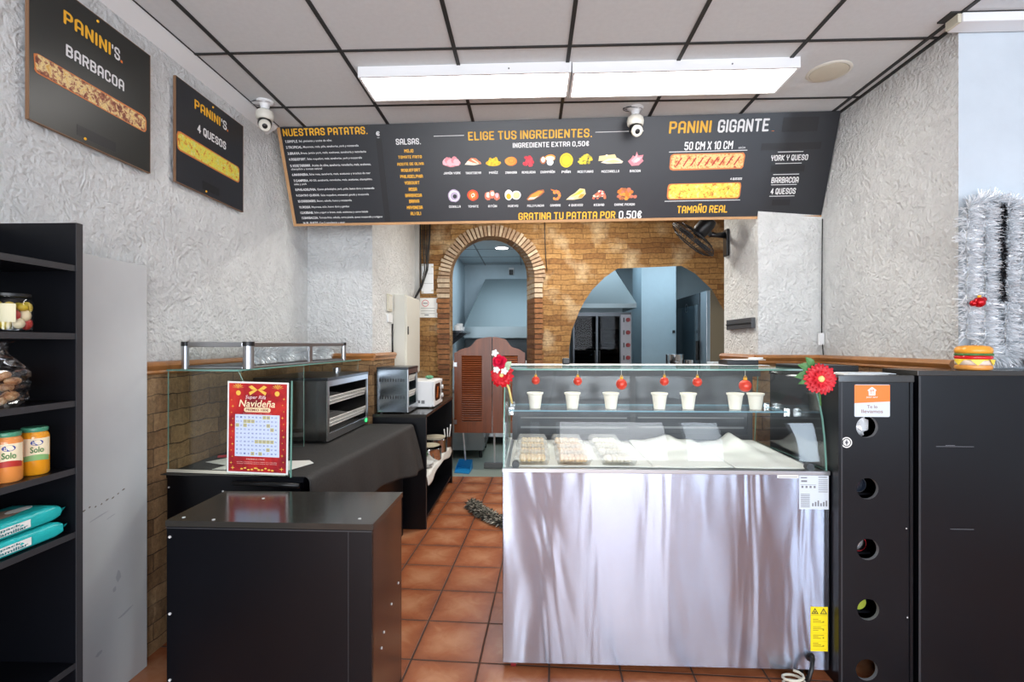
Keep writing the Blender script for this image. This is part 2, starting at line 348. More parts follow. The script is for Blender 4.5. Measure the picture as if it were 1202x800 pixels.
    def text(s, F, body, a0, b0, a1, b1, h=0.0012, bold=0.0, shear=0.0, fit=True, align='L'):
        cu = bpy.data.curves.new('lettering', 'FONT'); cu.body = body; cu.offset = bold; cu.resolution_u = 3
        if shear: cu.shear = shear
        if align == 'C': cu.align_x = 'CENTER'
        o = bpy.data.objects.new('lettering', cu); me = bpy.data.meshes.new_from_object(o)
        if len(me.vertices):
            xs = [v.co.x for v in me.vertices]; ys = [v.co.y for v in me.vertices]
            X0, X1, Y0, Y1 = min(xs), max(xs), min(ys), max(ys)
            kx = (a1-a0)/max(1e-6, X1-X0); ky = (b1-b0)/max(1e-6, Y1-Y0)
            vs = [s.b.verts.new(F.p(a0+(v.co.x-X0)*kx, b0+(v.co.y-Y0)*ky, h)) for v in me.vertices]
            for p in me.polygons: s._f([vs[i] for i in p.vertices])
        bpy.data.objects.remove(o); bpy.data.curves.remove(cu); bpy.data.meshes.remove(me); return s
    def sign(s, F, body, a0, b0, a1, b1, h=0.0012, t=1.35):
        """condensed square-shouldered sign lettering made of strokes"""
        x = 0.0; segs = []
        for ch in body:
            if ch == ' ': x += 2.6; continue
            acc = ACC.get(ch); base = acc[0] if acc else ch; st = GLYPH.get(base, [[(0, 0), (0, 8)]]); w = max(q[0] for l in st for q in l)
            for l in st+(acc[1] if acc else []): segs.append([(q[0]+x, q[1]) for q in l])
            x += w+t+1.0
        X1 = x-1.0-t; kx = (a1-a0)/(X1+t); ky = (b1-b0)/(8+t); r = t/2
        cnt = [0]
        def P(q): return F.p(a0+(q[0]+r)*kx, b0+(q[1]+r)*ky, h+0.00003*cnt[0])   # strokes lie a hair apart so that they do not shade each other
        for l in segs:
            for q in l:
                cnt[0] = (cnt[0]+1) % 16; n = 8; s.poly([P((q[0]+r*1.06*math.cos(2*PI*(i+.5)/n), q[1]+r*1.06*math.sin(2*PI*(i+.5)/n))) for i in range(n)])
            for q, w in zip(l, l[1:]):
                dx, dy = w[0]-q[0], w[1]-q[1]; L = math.hypot(dx, dy) or 1; nx, ny = -dy/L*r, dx/L*r; cnt[0] = (cnt[0]+1) % 16
                s.poly([P((q[0]-nx, q[1]-ny)), P((w[0]-nx, w[1]-ny)), P((w[0]+nx, w[1]+ny)), P((q[0]+nx, q[1]+ny))])
        return s
    def rect(s, F, a0, a1, b0, b1, h=0.001): return s.poly([F.p(a0, b0, h), F.p(a1, b0, h), F.p(a1, b1, h), F.p(a0, b1, h)])
    def disc(s, F, a, b, r, h=0.001, n=24, ry=None, f=None): return s.poly([F.p(a+r*(f(2*PI*i/n) if f else 1)*math.cos(2*PI*i/n), b+(ry or r)*(f(2*PI*i/n) if f else 1)*math.sin(2*PI*i/n), h) for i in range(n)])
    def out(s, name, mats, parent=None, smooth=None, label=None, kind=None, fix=True):
        if fix: bmesh.ops.recalc_face_normals(s.b, faces=s.b.faces[:])
        me = bpy.data.meshes.new(name)
        off = Vector((0, 0, 0)); q = parent
        while q is not None: off += q.location; q = q.parent
        for v in s.b.verts: v.co -= off
        s.b.to_mesh(me); s.b.free()
        for m in (mats if isinstance(mats, (list, tuple)) else [mats]): me.materials.append(M[m] if isinstance(m, str) else m)
        if smooth is not None:
            for p in me.polygons: p.use_smooth = True
            if smooth < 180: me.set_sharp_from_angle(angle=math.radians(smooth))
        o = bpy.data.objects.new(name, me); COL.objects.link(o)
        if parent is not None: o.parent = parent
        if label: o['label'] = label
        if kind: o['kind'] = kind
        return o
def thing(name, label, cat, loc=(0, 0, 0), group=None):
    o = bpy.data.objects.new(name, None); COL.objects.link(o); o.location = loc; o.empty_display_size = 0.1
    tag(o, label, cat, group); return o
def tag(o, label, cat, group=None):
    o['label'] = label; o['category'] = cat
    if group: o['group'] = group
    return o
def origin(o, p):
    """move a one-mesh thing's origin to p"""
    p = Vector(p); o.data.transform(Matrix.Translation(-p)); o.location = p; return o
def dup(o, loc=None, label=None, parent=None):
    c = o.copy(); COL.objects.link(c)
    if parent is not None: c.parent = parent
    for ch in o.children: dup(ch, parent=c)
    if loc is not None: c.location = loc
    if label: c['label'] = label
    return c
def struct(g, name, mats, parent=None, smooth=None):
    return g.out(name, mats, parent, smooth, kind='structure')

# ------------------------------------------------------------------ the room
XL, XR, ZC = -1.86, 2.06, 3.05
YF = -2.6
g = G(); g.box(-2.1, 4.6, YF-0.2, 5.63, -0.1, 0.0); struct(g, 'floor', 'floor')
g = G(); g.box(-1.4, 3.4, 5.63, 8.5, -0.1, 0.0); struct(g, 'kitchen_floor', 'kfloor')
g = G(); g.box(-2.1, 4.6, YF-0.2, 5.95, ZC, ZC+0.1); struct(g, 'ceiling', 'ceil')
g = G(); g.box(-2.06, XL, YF-0.2, 4.084, 0, ZC); struct(g, 'wall_left', 'wall')
g = G(); g.box(-2.06, -1.313, 4.084, 5.66, 0, ZC); struct(g, 'wall_left_pier', 'wall')
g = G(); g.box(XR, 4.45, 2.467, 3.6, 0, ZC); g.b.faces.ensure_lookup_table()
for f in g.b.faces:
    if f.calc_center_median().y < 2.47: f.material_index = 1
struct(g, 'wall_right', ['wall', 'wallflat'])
g = G(); g.box(1.616, 2.6, 3.584, 4.202, 0, ZC); struct(g, 'wall_right_pier', 'wall')
g = G(); g.box(2.6, 2.75, 4.19, 5.66, 0, ZC); struct(g, 'wall_service_right', 'wall')
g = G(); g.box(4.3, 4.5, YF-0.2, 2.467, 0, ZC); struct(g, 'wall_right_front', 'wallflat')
# shop front behind the camera: door and two windows between brown piers
g = G(); g.mi = 0
for x0, x1, z0, z1 in ((-2.06, -1.6, 0, ZC), (-0.3, 0.0, 0, ZC), (0.14, 0.38, 0, ZC), (1.96, 2.18, 0, ZC), (2.74, 3.72, 0, ZC), (4.22, 4.5, 0, ZC), (-1.6, -0.3, 2.65, ZC), (0.0, 0.14, 2.65, ZC), (0.38, 1.96, 0, 0.62), (0.38, 1.96, 2.65, ZC), (2.18, 2.74, 0, 0.62), (2.18, 2.74, 2.65, ZC), (3.72, 4.22, 0, 0.62), (3.72, 4.22, 2.65, ZC)):
    g.box(x0, x1, YF-0.15, YF, z0, z1)
struct(g, 'wall_front', mat('brown shop front pier', rgb(112, 92, 80), 0.6, var=0.1))
g = G(); g.box(-8, 10, -9, YF-0.2, -0.12, -0.02); struct(g, 'pavement', mat('street paving', rgb(150, 148, 144), 0.8, var=0.1))
# wainscot
g = G(); g.box(XL, XL+0.02, YF, 4.084, 0, 1.362); struct(g, 'wainscot_left', 'wains')
g = G(); g.box(XL, -1.313+0.02, 4.064, 4.084, 0, 1.372); g.box(-1.313, -1.293, 4.084, 4.69, 0, 1.372); struct(g, 'wainscot_left_pier', 'wains')
g = G(); g.box(1.596, 2.06, 3.564, 3.584, 0, 1.372); g.box(1.596, 1.616, 3.584, 4.20, 0, 1.372); g.box(XR-0.02, XR, 2.467, 3.584, 0, 1.372); struct(g, 'wainscot_right', 'wains')
def dado(name, pts):
    """moulded tile trim swept along a plan path; profile sticks out to the left-hand normal"""
    g = G()
    prof = [(0.0, 0.0), (0.028, 0.0), (0.034, 0.008), (0.03, 0.018), (0.038, 0.028), (0.044, 0.042), (0.036, 0.056), (0.02, 0.062), (0.0, 0.062)]
    for (p, q, z) in pts:
        p = Vector((p[0], p[1], z)); q = Vector((q[0], q[1], z)); d = (q-p); n = Vector((d.y, -d.x, 0)).normalized()
        g.prism([p+n*a+Vector((0, 0, b)) for a, b in prof], d)
    return struct(g, name, 'trim', smooth=50)
dado('trim_1', [((XL, YF), (XL, 4.064), 1.36)])
dado('trim_2', [((XL, 4.084), (-1.29, 4.084), 1.37), ((-1.313, 4.05), (-1.313, 4.69), 1.37)])
dado('trim_3', [((1.616, 4.20), (1.616, 3.56), 1.37), ((1.585, 3.584), (2.06, 3.584), 1.37), ((XR, 3.584), (XR, 2.467), 1.37)])
# ceiling grid
g = G()
xs = [-1.596+0.6*i for i in range(0, 11)]; ys = [2.5755+0.6*j for j in range(-8, 6)]
for x in xs:
    if x < 2.06 or True: g.box(x-0.010, x+0.010, YF, 2.44 if x > 2.07 else 3.7, ZC-0.006, ZC)
for y in ys:
    if y < 3.7: g.box(XL, 4.3 if y < 2.4 else 2.05, y-0.008, y+0.008, ZC-0.005, ZC)
struct(g, 'ceiling_grid', 'tbar')
g = G(); g.box(2.046, 2.06, 2.467, 3.6, ZC-0.012, ZC); struct(g, 'trim_4', 'tbar')
g = G(); P = [(XL, YF, ZC), (XL+0.078, YF, ZC), (XL+0.074, YF, ZC-0.012), (XL+0.015, YF, ZC-0.05), (XL, YF, ZC-0.06)]
g.prism(P, (0, 3.45-YF, 0)); struct(g, 'trim_5', mat('crown moulding', rgb(228, 230, 230), 0.6))

g = G(); g.box(XL+0.079, XL+0.085, YF, 3.45, ZC-0.004, ZC); struct(g, 'trim_9', 'tbar')
# rear brick wall with an arched doorway and an arched serving hatch
YB = 5.65; YB2 = 5.95
def arch(cx, hw, spring, n=20, z0=0.0): return [(cx-hw, z0)]+[(cx-hw*math.cos(PI*i/n), spring+hw*math.sin(PI*i/n)) for i in range(n+1)]+[(cx+hw, z0)]
doorF = arch(-0.435, 0.485, 2.25); doorB = arch(-0.487, 0.447, 2.31)
hatch = [(0.44, 1.08), (0.44, 1.446), (0.47, 1.66), (0.556, 1.881), (0.62, 2.0), (0.70, 2.12), (0.84, 2.26), (0.987, 2.361), (1.70, 2.386), (1.85, 2.30), (2.04, 2.116), (2.17, 1.88), (2.25, 1.60), (2.27, 1.4), (2.27, 1.08)]
def holed(name, y0, y1, mats, x0=-1.32, x1=2.70, z1=ZC, hb=None):
    g = G(); loops = {}
    for key, y, dr in (('f', y0, doorF), ('b', y1, doorB)):
        out = [(x0, 0)]+dr+[(x1, 0), (x1, z1), (x0, z1)]
        vo = [g.b.verts.new((x, y, z)) for x, z in out]; vh = [g.b.verts.new((x+(0 if key == 'f' or x < 1 else .30), y, z+(0 if key == 'f' or z < 1.3 else .16))) for x, z in hatch]
        es = []
        for L in (vo, vh): es += [g.b.edges.new((L[i], L[(i+1) % len(L)])) for i in range(len(L))]
        bmesh.ops.triangle_fill(g.b, use_beauty=True, edges=es); loops[key] = (vo, vh)
    for k, m in ((0, 0), (1, 1)):
        a, b = loops['f'][k], loops['b'][k]
        for i in range(len(a)):
            f = g._f([a[i], a[(i+1) % len(a)], b[(i+1) % len(b)], b[i]])
            if f: f.material_index = m
    return struct(g, name, mats)
holed('wall_back', YB, YB2, ['stone', 'kwall'])
BR = [mat('fired brick', rgb(140, 94, 58), 0.85, var=0.3, scale=25, bump=0.5), mat('dark fired brick', rgb(116, 74, 46), 0.85, var=0.3, scale=25, bump=0.5), mat('pale washed brick', rgb(188, 168, 142), 0.85, var=0.25, scale=25, bump=0.5), mat('ashen brick', rgb(162, 136, 110), 0.85, var=0.25, scale=25, bump=0.5)]
g = G()
def voussoir(a0, a1):
    for m, (y, cx, r0, sp, r1) in enumerate(((YB-0.03, -0.435, 0.485, 2.25, 0.60+0.02*random.random()), (YB2+0.005, -0.487, 0.447, 2.31, 0.60))):
        vv = [g.b.verts.new((cx-r*math.cos(a), y, sp+r*math.sin(a))) for a, r in ((a0, r0), (a1, r0), (a1, r1), (a0, r1))]
        if m == 0: A = vv
        else: B_ = vv
    g._f(A); g._f(B_[::-1])
    for i in range(4): g._f([A[i], A[(i+1) % 4], B_[(i+1) % 4], B_[i]])
nv = 38
for i in range(nv):
    a0 = PI*i/nv; a1 = PI*(i+0.68)/nv
    g.mi = random.choice((2, 2, 3, 3, 3)) if 1 < i < nv-2 else random.choice((2, 3)); voussoir(a0, a1)
z = 0.0
while z < 2.24:
    hgt = 0.044
    for side in (-1, 1):
        g.mi = random.choice((0, 0, 1)) if z < 1.98 else random.choice((2, 2, 3))
        j = random.random()*0.018
        if side < 0: pl = [(-0.92, YB-0.03), (-1.05-j, YB-0.03), (-1.05-j, YB), (-1.05-j, YB2), (-0.934, YB2)]
        else: pl = [(0.05, YB-0.03), (0.135+j, YB-0.03), (0.135+j, YB2), (-0.04, YB2)]
        g.prism([(x, y, z+0.006) for x, y in pl], (0, 0, hgt))
    z += 0.058
struct(g, 'trim_6', BR)
g = G(); n_ = 40
for i in range(n_):
    a0, a1 = PI*i/n_, PI*(i+1)/n_
    g.poly([(-0.435-r*math.cos(a), YB-0.012, 2.25+r*math.sin(a)) for a, r in ((a0, 0.487), (a1, 0.487), (a1, 0.59), (a0, 0.59))])
for x0, x1 in ((-1.04, -0.922), (0.052, 0.13)): g.poly([(x0, YB-0.012, 0), (x1, YB-0.012, 0), (x1, YB-0.012, 2.25), (x0, YB-0.012, 2.25)])
struct(g, 'trim_8', mat('brown mortar', rgb(112, 84, 60), 0.9, var=0.2, scale=30, bump=0.4))
# kitchen shell
KZ = 2.83; KY = 8.3
g = G(); g.box(-1.3, 3.3, KY, KY+0.15, 0, 3.05); struct(g, 'wall_kitchen_back', 'kwall')
g = G(); g.box(-1.25, -1.10, YB2, KY, 0, 3.05); struct(g, 'wall_kitchen_left', 'kwall')
g = G(); g.box(3.1, 3.25, YB2, KY, 0, 3.05); struct(g, 'wall_kitchen_right', 'kwall')
g = G(); g.box(-1.25, 3.25, YB2, KY+0.1, KZ, KZ+0.2); struct(g, 'ceiling_kitchen', mat('kitchen ceiling board', rgb(196, 206, 210), 0.8))
g = G()
for x in (-0.75, -0.15, 0.45, 1.05, 1.65): g.box(x-0.008, x+0.008, YB2, KY, KZ-0.004, KZ)
for y in (6.3, 6.9, 7.5, 8.1): g.box(-1.1, 3.1, y-0.007, y+0.007, KZ-0.004, KZ)
struct(g, 'ceiling_grid_kitchen', 'midgrey')
g = G(); g.box(1.554, 2.03, 7.0, 7.6, 0, KZ); struct(g, 'wall_kitchen_pillar', mat('pale blue wall tile', rgb(176, 202, 214), 0.35, var=0.03))

SIGN_T=[
('NUESTRAS PATATAS.',0.037,0.628,0.651,0.677,'g'),('€',0.710,0.614,0.738,0.644,'w'),('SALSAS.',0.847,0.552,1.025,0.592,'w'),('ELIGE TUS INGREDIENTES.',1.363,0.568,2.222,0.624,'g'),('INGREDIENTE EXTRA 0,50€',1.674,0.512,2.203,0.545,'w'),('GRATINA TU PATATA POR',1.705,0.020,2.406,0.071,'g'),('0,50€',2.431,0.016,2.594,0.072,'w'),('PANINI',2.740,0.577,3.020,0.653,'g'),('GIGANTE',3.063,0.575,3.398,0.655,'w'),('.',3.418,0.575,3.436,0.593,'o'),('50 CM X 10 CM',2.853,0.469,3.177,0.522,'w'),('atún',3.216,0.471,3.261,0.485,'w'),('4 QUESOS',3.187,0.268,3.266,0.283,'w'),('TAMAÑO REAL',2.842,0.048,3.193,0.099,'g'),('YORK Y QUESO',3.443,0.387,3.686,0.424,'w'),('BARBACOA',3.467,0.241,3.649,0.280,'w'),('4 QUESOS',3.473,0.167,3.642,0.207,'w'),]
MENU=[
('1.SIMPLE.','Sal, pimienta y aceite de oliva',0.043,0.587,0.385),('2.TROPICAL.','Mayonesa, maíz, piña, zanahorias, york y mozzarella',0.042,0.548,0.575),('3.BRAVA.','Brava, jamón york, maíz, aceitunas, zanahoria y remolacha',0.047,0.507,0.625),('4.ROQUEFORT.','Salsa roquefort, maíz, zanahorias, york y mozzarella',0.049,0.467,0.589),('5.VEGETARIANA.','Aceite de oliva, zanahoria, remolacha, maíz, aceitunas,',0.051,0.423,0.649),('','champiñón y tomate natural',0.053,0.400,0.284),('6.MARINERA.','Salsa rosa, zanahoria, maíz, aceitunas y trocitos de mar',0.053,0.362,0.638),('7.CAMPERA.','Ali Oli, zanahoria, remolacha, maíz, aceitunas, champiñón,',0.058,0.320,0.646),('','salsa y york',0.057,0.296,0.152),('8.PHILADELPHIA.','Queso philadelphia, york, pollo, huevo duro y mozzarella',0.059,0.257,0.654),('9.CUATRO QUESOS.','Salsa roquefort, emmental, gouda y mozzarella',0.058,0.215,0.608),('10.CARBONARA.','Bacon, cebolla, huevo y mozzarella',0.064,0.175,0.474),('11.ROSA.','Mayonesa, atún, huevo duro y gambas',0.066,0.132,0.449),('12.KEBAB.','Salsa yogurt o brava, maíz, aceitunas y carne kebab',0.069,0.092,0.586),('13.BARBACOA.','Tomate frito, cebolla, carne picada, queso mozzarella y orégano',0.073,0.054,0.691),('14.AL GUSTO.','Con 5 ingredientes a elegir',0.076,0.016,0.400),]
SALSA=[
('MOJO',0.902,0.499,0.967,0.522),('TOMATE FRITO',0.853,0.460,1.024,0.480),('ACEITE DE OLIVA',0.842,0.414,1.034,0.433),('ROQUEFORT',0.866,0.371,1.005,0.392),('PHILADELPHIA',0.855,0.328,1.020,0.350),('YOGOURT',0.883,0.284,0.992,0.306),('ROSA',0.909,0.238,0.969,0.262),('BARBACOA',0.879,0.196,1.001,0.219),('BRAVA',0.904,0.154,0.979,0.178),('MAYONESA',0.883,0.110,1.000,0.134),('ALI OLI',0.906,0.067,0.984,0.091),]
ING=[
('JAMÓN YORK',1.234,0.428,0.135,0.074,0.355),('TRANCHETES\\nDE MAR',1.388,0.427,0.119,0.057,0.353),('MAÍZ',1.533,0.426,0.109,0.068,0.352),('ZANAHORIA',1.658,0.425,0.088,0.062,0.350),('REMOLACHA',1.783,0.425,0.102,0.096,0.349),('CHAMPIÑÓN',1.918,0.427,0.108,0.073,0.348),('PIÑA',2.048,0.423,0.092,0.095,0.346),('ACEITUNAS',2.183,0.428,0.118,0.078,0.345),('MOZZARELLA',2.357,0.424,0.171,0.072,0.343),('BACON',2.529,0.421,0.108,0.095,0.342),('CEBOLLA',1.239,0.199,0.091,0.089,0.123),('TOMATE',1.376,0.200,0.081,0.077,0.122),('ATÚN',1.517,0.196,0.112,0.077,0.121),('HUEVO',1.667,0.195,0.120,0.077,0.120),('POLLO PLANCHA',1.831,0.193,0.129,0.077,0.119),('GAMBAS',1.974,0.192,0.079,0.082,0.119),('4 QUESOS',2.120,0.194,0.140,0.082,0.118),('KEBAB',2.287,0.191,0.109,0.070,0.117),('CARNE PICADA',2.468,0.192,0.174,0.082,0.116),]
LINES=[
(1.120,1.335,0.602),(2.243,2.571,0.599),(2.753,3.277,0.460),(2.749,3.272,0.133),(3.481,3.649,0.443),(3.476,3.651,0.369),(3.473,3.646,0.298),(3.469,3.641,0.230),(3.469,3.639,0.154),]
PATCH=[
(3.484,0.568,3.715,0.658),(3.366,0.456,3.758,0.500),(3.450,0.314,3.675,0.359),(3.493,0.091,3.616,0.132),(2.764,0.340,3.266,0.447),(2.763,0.142,3.267,0.253),]


# ------------------------------------------------------------------ ceiling lamps
def led(x0, x1, ang, label):
    t = thing('ceiling_light', label, 'ceiling light', ((x0+x1)/2, 2.865, ZC), 'surface light panels')
    g = G(); y0, y1, z0 = 2.725, 3.005, 2.992
    w = 0.014
    g.box(x0, x1, y0, y0+w, z0, ZC); g.box(x0, x1, y1-w, y1, z0, ZC); g.box(x0, x0+w, y0+w, y1-w, z0, ZC); g.box(x1-w, x1, y0+w, y1-w, z0, ZC)
    g.box(x0+w, x1-w, y0+w, y1-w, z0+0.03, ZC)
    g.out('housing', 'white', t, label='white metal frame')
    g = G(); g.box(x0+w, x1-w, y0+w, y1-w, z0+0.004, z0+0.03)
    g.out('diffuser', mat('lit diffuser', (1, 0.97, 0.93, 1), 0.5, emit=LED_STRENGTH), t, label='glowing white diffuser')
    g = G(); g.cyl(((x0+x1)/2+0.25, y0-0.003, 3.02), ((x0+x1)/2+0.25, y0, 3.02), 0.004, n=10); g.out('screw', 'grey', t)
    t.rotation_euler.z = ang; return t
led(-0.958, 0.225, -0.008, 'left one of two lit white ceiling panels above the menu sign')
led(0.232, 1.452, -0.008, 'right one of two lit white ceiling panels above the menu sign')
t = thing('batten_light', 'unlit white batten lamp on the ceiling above the silver tinsel', 'ceiling light', (2.6, 2.415, ZC))
g = G(); g.box(2.0, 3.3, 2.37, 2.46, 3.0, ZC-0.008, 0.004); g.out('housing', 'white', t)
g = G(); g.box(1.985, 2.0, 2.38, 2.45, 3.002, ZC-0.008); g.out('end_cap', 'offwhite', t)
g = G(); g.box(1.95, 3.3, 2.375, 2.455, ZC-0.008, ZC); g.out('mounting_plate', 'tbar', t)
t = thing('ceiling_vent_cover', 'round yellowed plastic cover on the ceiling right of the lamps', 'ceiling cover', (1.69, 2.875, ZC))
g = G(); g.lathe([(0.115, 0), (0.113, -0.003), (0.104, -0.006), (0.099, -0.006), (0.099, 0)], (1.69, 2.875, ZC)); g.out('rim', 'cream', t)
g = G(); g.lathe([(0.097, 0), (0.097, -0.007), (0.06, -0.010), (0.001, -0.011)], (1.69, 2.875, ZC)); g.out('dome', 'offwhite', t, label='yellowish centre')

# ------------------------------------------------------------------ security cameras
def camera_unit(x, y, label, yaw, bracket):
    t = thing('security_camera', label, 'security camera', (x, y, ZC), 'white security cameras')
    g = G(); g.lathe([(0.052, 0), (0.052, -0.008), (0.03, -0.02), (0.022, -0.055), (0.03, -0.06)], (x, y, ZC)); g.out('ceiling_mount', 'white', t, 40)
    d = Vector((math.sin(yaw), -math.cos(yaw), 0))
    g = G(); c = Vector((x, y, ZC-0.088))
    g.lathe([(0.034, 0.034), (0.05, 0.022), (0.054, 0.0), (0.052, -0.022), (0.044, -0.03)], c); g.out('body', 'cream', t, 40)
    g = G(); h = c+Vector((0, 0, -0.05)); g.ball(h, 0.042, 16, (1, 1, 1.05)); g.out('turret', 'dark', t, 180, label='black turret ball')
    g = G(); a = h+d*0.028+Vector((0, 0, -0.022)); dd = (d+Vector((0, 0, -0.75))).normalized()
    g.lathe([(0.036, 0), (0.037, 0.012), (0.031, 0.022), (0.024, 0.022)], a, dd); r = g.out('lens_ring', 'cream', t, 40)
    g = G(); g.lathe([(0.024, 0.014), (0.014, 0.024), (0.004, 0.027)], a, dd); g.out('lens', 'dark', r, 40)
    g = G(); pts = []
    for i in range(30):
        f = i/29; an = 4.2*PI*f
        pts.append((x-0.02+0.062*math.cos(an), y-0.01+0.03*math.sin(an), ZC-0.006-0.008*math.sin(f*9)))
    g.tube(pts, 0.0022, 5); g.out('cable', 'grey', t, 180)
    if bracket:
        g = G(); g.box(x-0.075, x+0.045, y-0.02, y+0.02, ZC-0.012, ZC-0.002); g.out('bracket', 'white', t)
    return t
camera_unit(0.686, 3.27, 'white security camera with black eye hanging before the sign, near its middle', 0.1, False)
camera_unit(-1.688, 3.10, 'white security camera with black eye in the left ceiling corner', 0.5, True)

# ------------------------------------------------------------------ the big menu sign
SF = Frame((-1.79, 3.70, 2.40), (3.845, -0.11, 0), (-0.01, -0.3485, 0.9373)); SW, SH = 3.8465, 0.688
sign = thing('menu_sign', 'wide charcoal menu board with golden lettering tilted above the counter', 'menu sign', SF.p(SW/2, 0, 0))
g = G(); g.obox(SF, 0.022, SW, 0.018, SH, -0.02, 0.0); g.out('board', 'board', sign)
g = G(); g.obox(SF, 0, 0.022, 0, SH, -0.022, 0.004); g.obox(SF, 0.022, SW, 0, 0.018, -0.022, 0.004); g.out('frame_strip', 'edgewood', sign, label='raw tan edge strip')
cols = {'g': 'gold', 'w': 'wtxt', 'o': 'orange'}
for t_, a0, b0, a1, b1, c in SIGN_T:
    g = G(); g.sign(SF, t_, a0, b0, a1, b1, t=1.55) if t_ != 'atún' else g.text(SF, t_, a0, b0, a1, b1); g.out('lettering', cols[c], sign)
g = G()
for h, tx, a, b, a1 in MENU:
    tot = len(h)*1.45+len(tx); x = a; k = (a1-a)/tot
    if h: g.mi = 0; g.sign(SF, h, x, b-0.002, x+len(h)*1.38*k, b+0.015, t=1.7) if '2' not in h and '3' not in h and '6' not in h and '7' not in h and '8' not in h and '9' not in h else g.text(SF, h, x, b-0.002, x+len(h)*1.38*k, b+0.015, 0.0012, 0.03); x += len(h)*1.45*k
    g.text(SF, tx, x, b-0.004, a1, b+0.014, 0.0012, 0.012)
g.out('menu_list', 'wtxt', sign, label='small white list of dishes')
g = G(); g.rect(SF, 0.716, 0.732, 0.601, 0.6035); g.out('rule_line', 'wtxt', sign)
for t_, a0, b0, a1, b1 in SALSA:
    g = G(); g.sign(SF, t_, a0, b0, a1, b1, t=1.6); g.out('lettering', 'gold', sign)
for a0, a1, b in LINES:
    g = G(); g.rect(SF, a0, a1, b-0.002, b+0.002); g.out('rule_line', 'wtxt', sign)
for k, (a0, b0, a1, b1) in enumerate(PATCH[:4]):
    g = G(); g.obox(SF, a0, a1, b0, b1, 0.0, 0.0012); g.out('tape_patch', 'tape', sign, label='black tape over the text')
g = G(); g.obox(SF, 0.7055, 0.748, 0.018, 0.596, 0, 0.0012); g.out('tape_patch', 'tape', sign, label='long black tape strip beside the list')
PIZZA = mottled('grilled ham print', [rgb(176, 70, 44), rgb(226, 170, 100), rgb(236, 206, 140), rgb(214, 120, 80)], 34, 0.5, 0)
PIZZB = mottled('melted cheese print', [rgb(188, 90, 36), rgb(216, 176, 60), rgb(222, 214, 80), rgb(190, 196, 90), rgb(226, 214, 140)], 34, 0.5, 0)
PIZZC = mottled('barbecue print', [rgb(96, 44, 34), rgb(160, 90, 60), rgb(232, 210, 150), rgb(210, 160, 70)], 40, 0.5, 0)
CRUST = mat('crust print', rgb(206, 120, 60), 0.5)
def slab(F, parent, a0, a1, b0, b1, m, seed, stripes=0, name='panini_picture'):
    rnd = random.Random(seed); g = G()
    def outline(i):
        pts = []; n = 16; r = min(a1-a0, b1-b0)*0.22
        for cx, cy, st in ((a1-i, b0+i, -PI/2), (a1-i, b1-i, 0), (a0+i, b1-i, PI/2), (a0+i, b0+i, PI)):
            sx = -1 if cx > (a0+a1)/2 else 1; sy = -1 if cy > (b0+b1)/2 else 1
            for k in range(5):
                an = st+PI/2*k/4; pts.append((cx+sx*r+r*math.cos(an)+rnd.uniform(-.002, .002), cy+sy*r+r*math.sin(an)+rnd.uniform(-.002, .002)))
        return pts
    g.mi = 1; g.poly([F.p(a, b, 0.001) for a, b in outline(0)]); g.mi = 0; g.poly([F.p(a, b, 0.0018) for a, b in outline((b1-b0)*0.07)])
    g.mi = 2; w = (a1-a0)
    for k in range(stripes):
        x = a0+w*(0.12+0.78*k/(stripes-1)); y = (b0+b1)/2; hh = (b1-b0)*0.26
        g.poly([F.p(x-0.018-0.004, y-hh, 0.0026), F.p(x-0.018+0.006, y-hh, 0.0026), F.p(x+0.018+0.004, y+hh, 0.0026), F.p(x+0.018-0.006, y+hh, 0.0026)])
    return g.out(name, [m, CRUST, mat('red sauce print', rgb(176, 40, 30), 0.5)] if stripes else [m, CRUST], parent)
slab(SF, sign, *[PATCH[4][i] for i in (0, 2, 1, 3)], PIZZA, 1, 9); slab(SF, sign, *[PATCH[5][i] for i in (0, 2, 1, 3)], PIZZB, 2)
IC = dict(pk=rgb(236, 176, 184), pk2=rgb(214, 130, 140), sal=rgb(226, 120, 80), cr=rgb(238, 222, 196), ye=rgb(244, 200, 30), ye2=rgb(222, 170, 20), or_=rgb(240, 150, 50), or2=rgb(222, 116, 30), rd=rgb(226, 60, 76), rd2=rgb(196, 40, 56), wh=rgb(236, 234, 226), ol=rgb(206, 196, 60), ol2=rgb(168, 156, 40), che=rgb(226, 204, 150), pu=rgb(176, 160, 186), tom=rgb(232, 70, 36), br=rgb(170, 96, 50), mt=rgb(196, 110, 84))
ICM = {k: mat('food print '+str(i), v, 0.5) for i, (k, v) in enumerate(IC.items())}
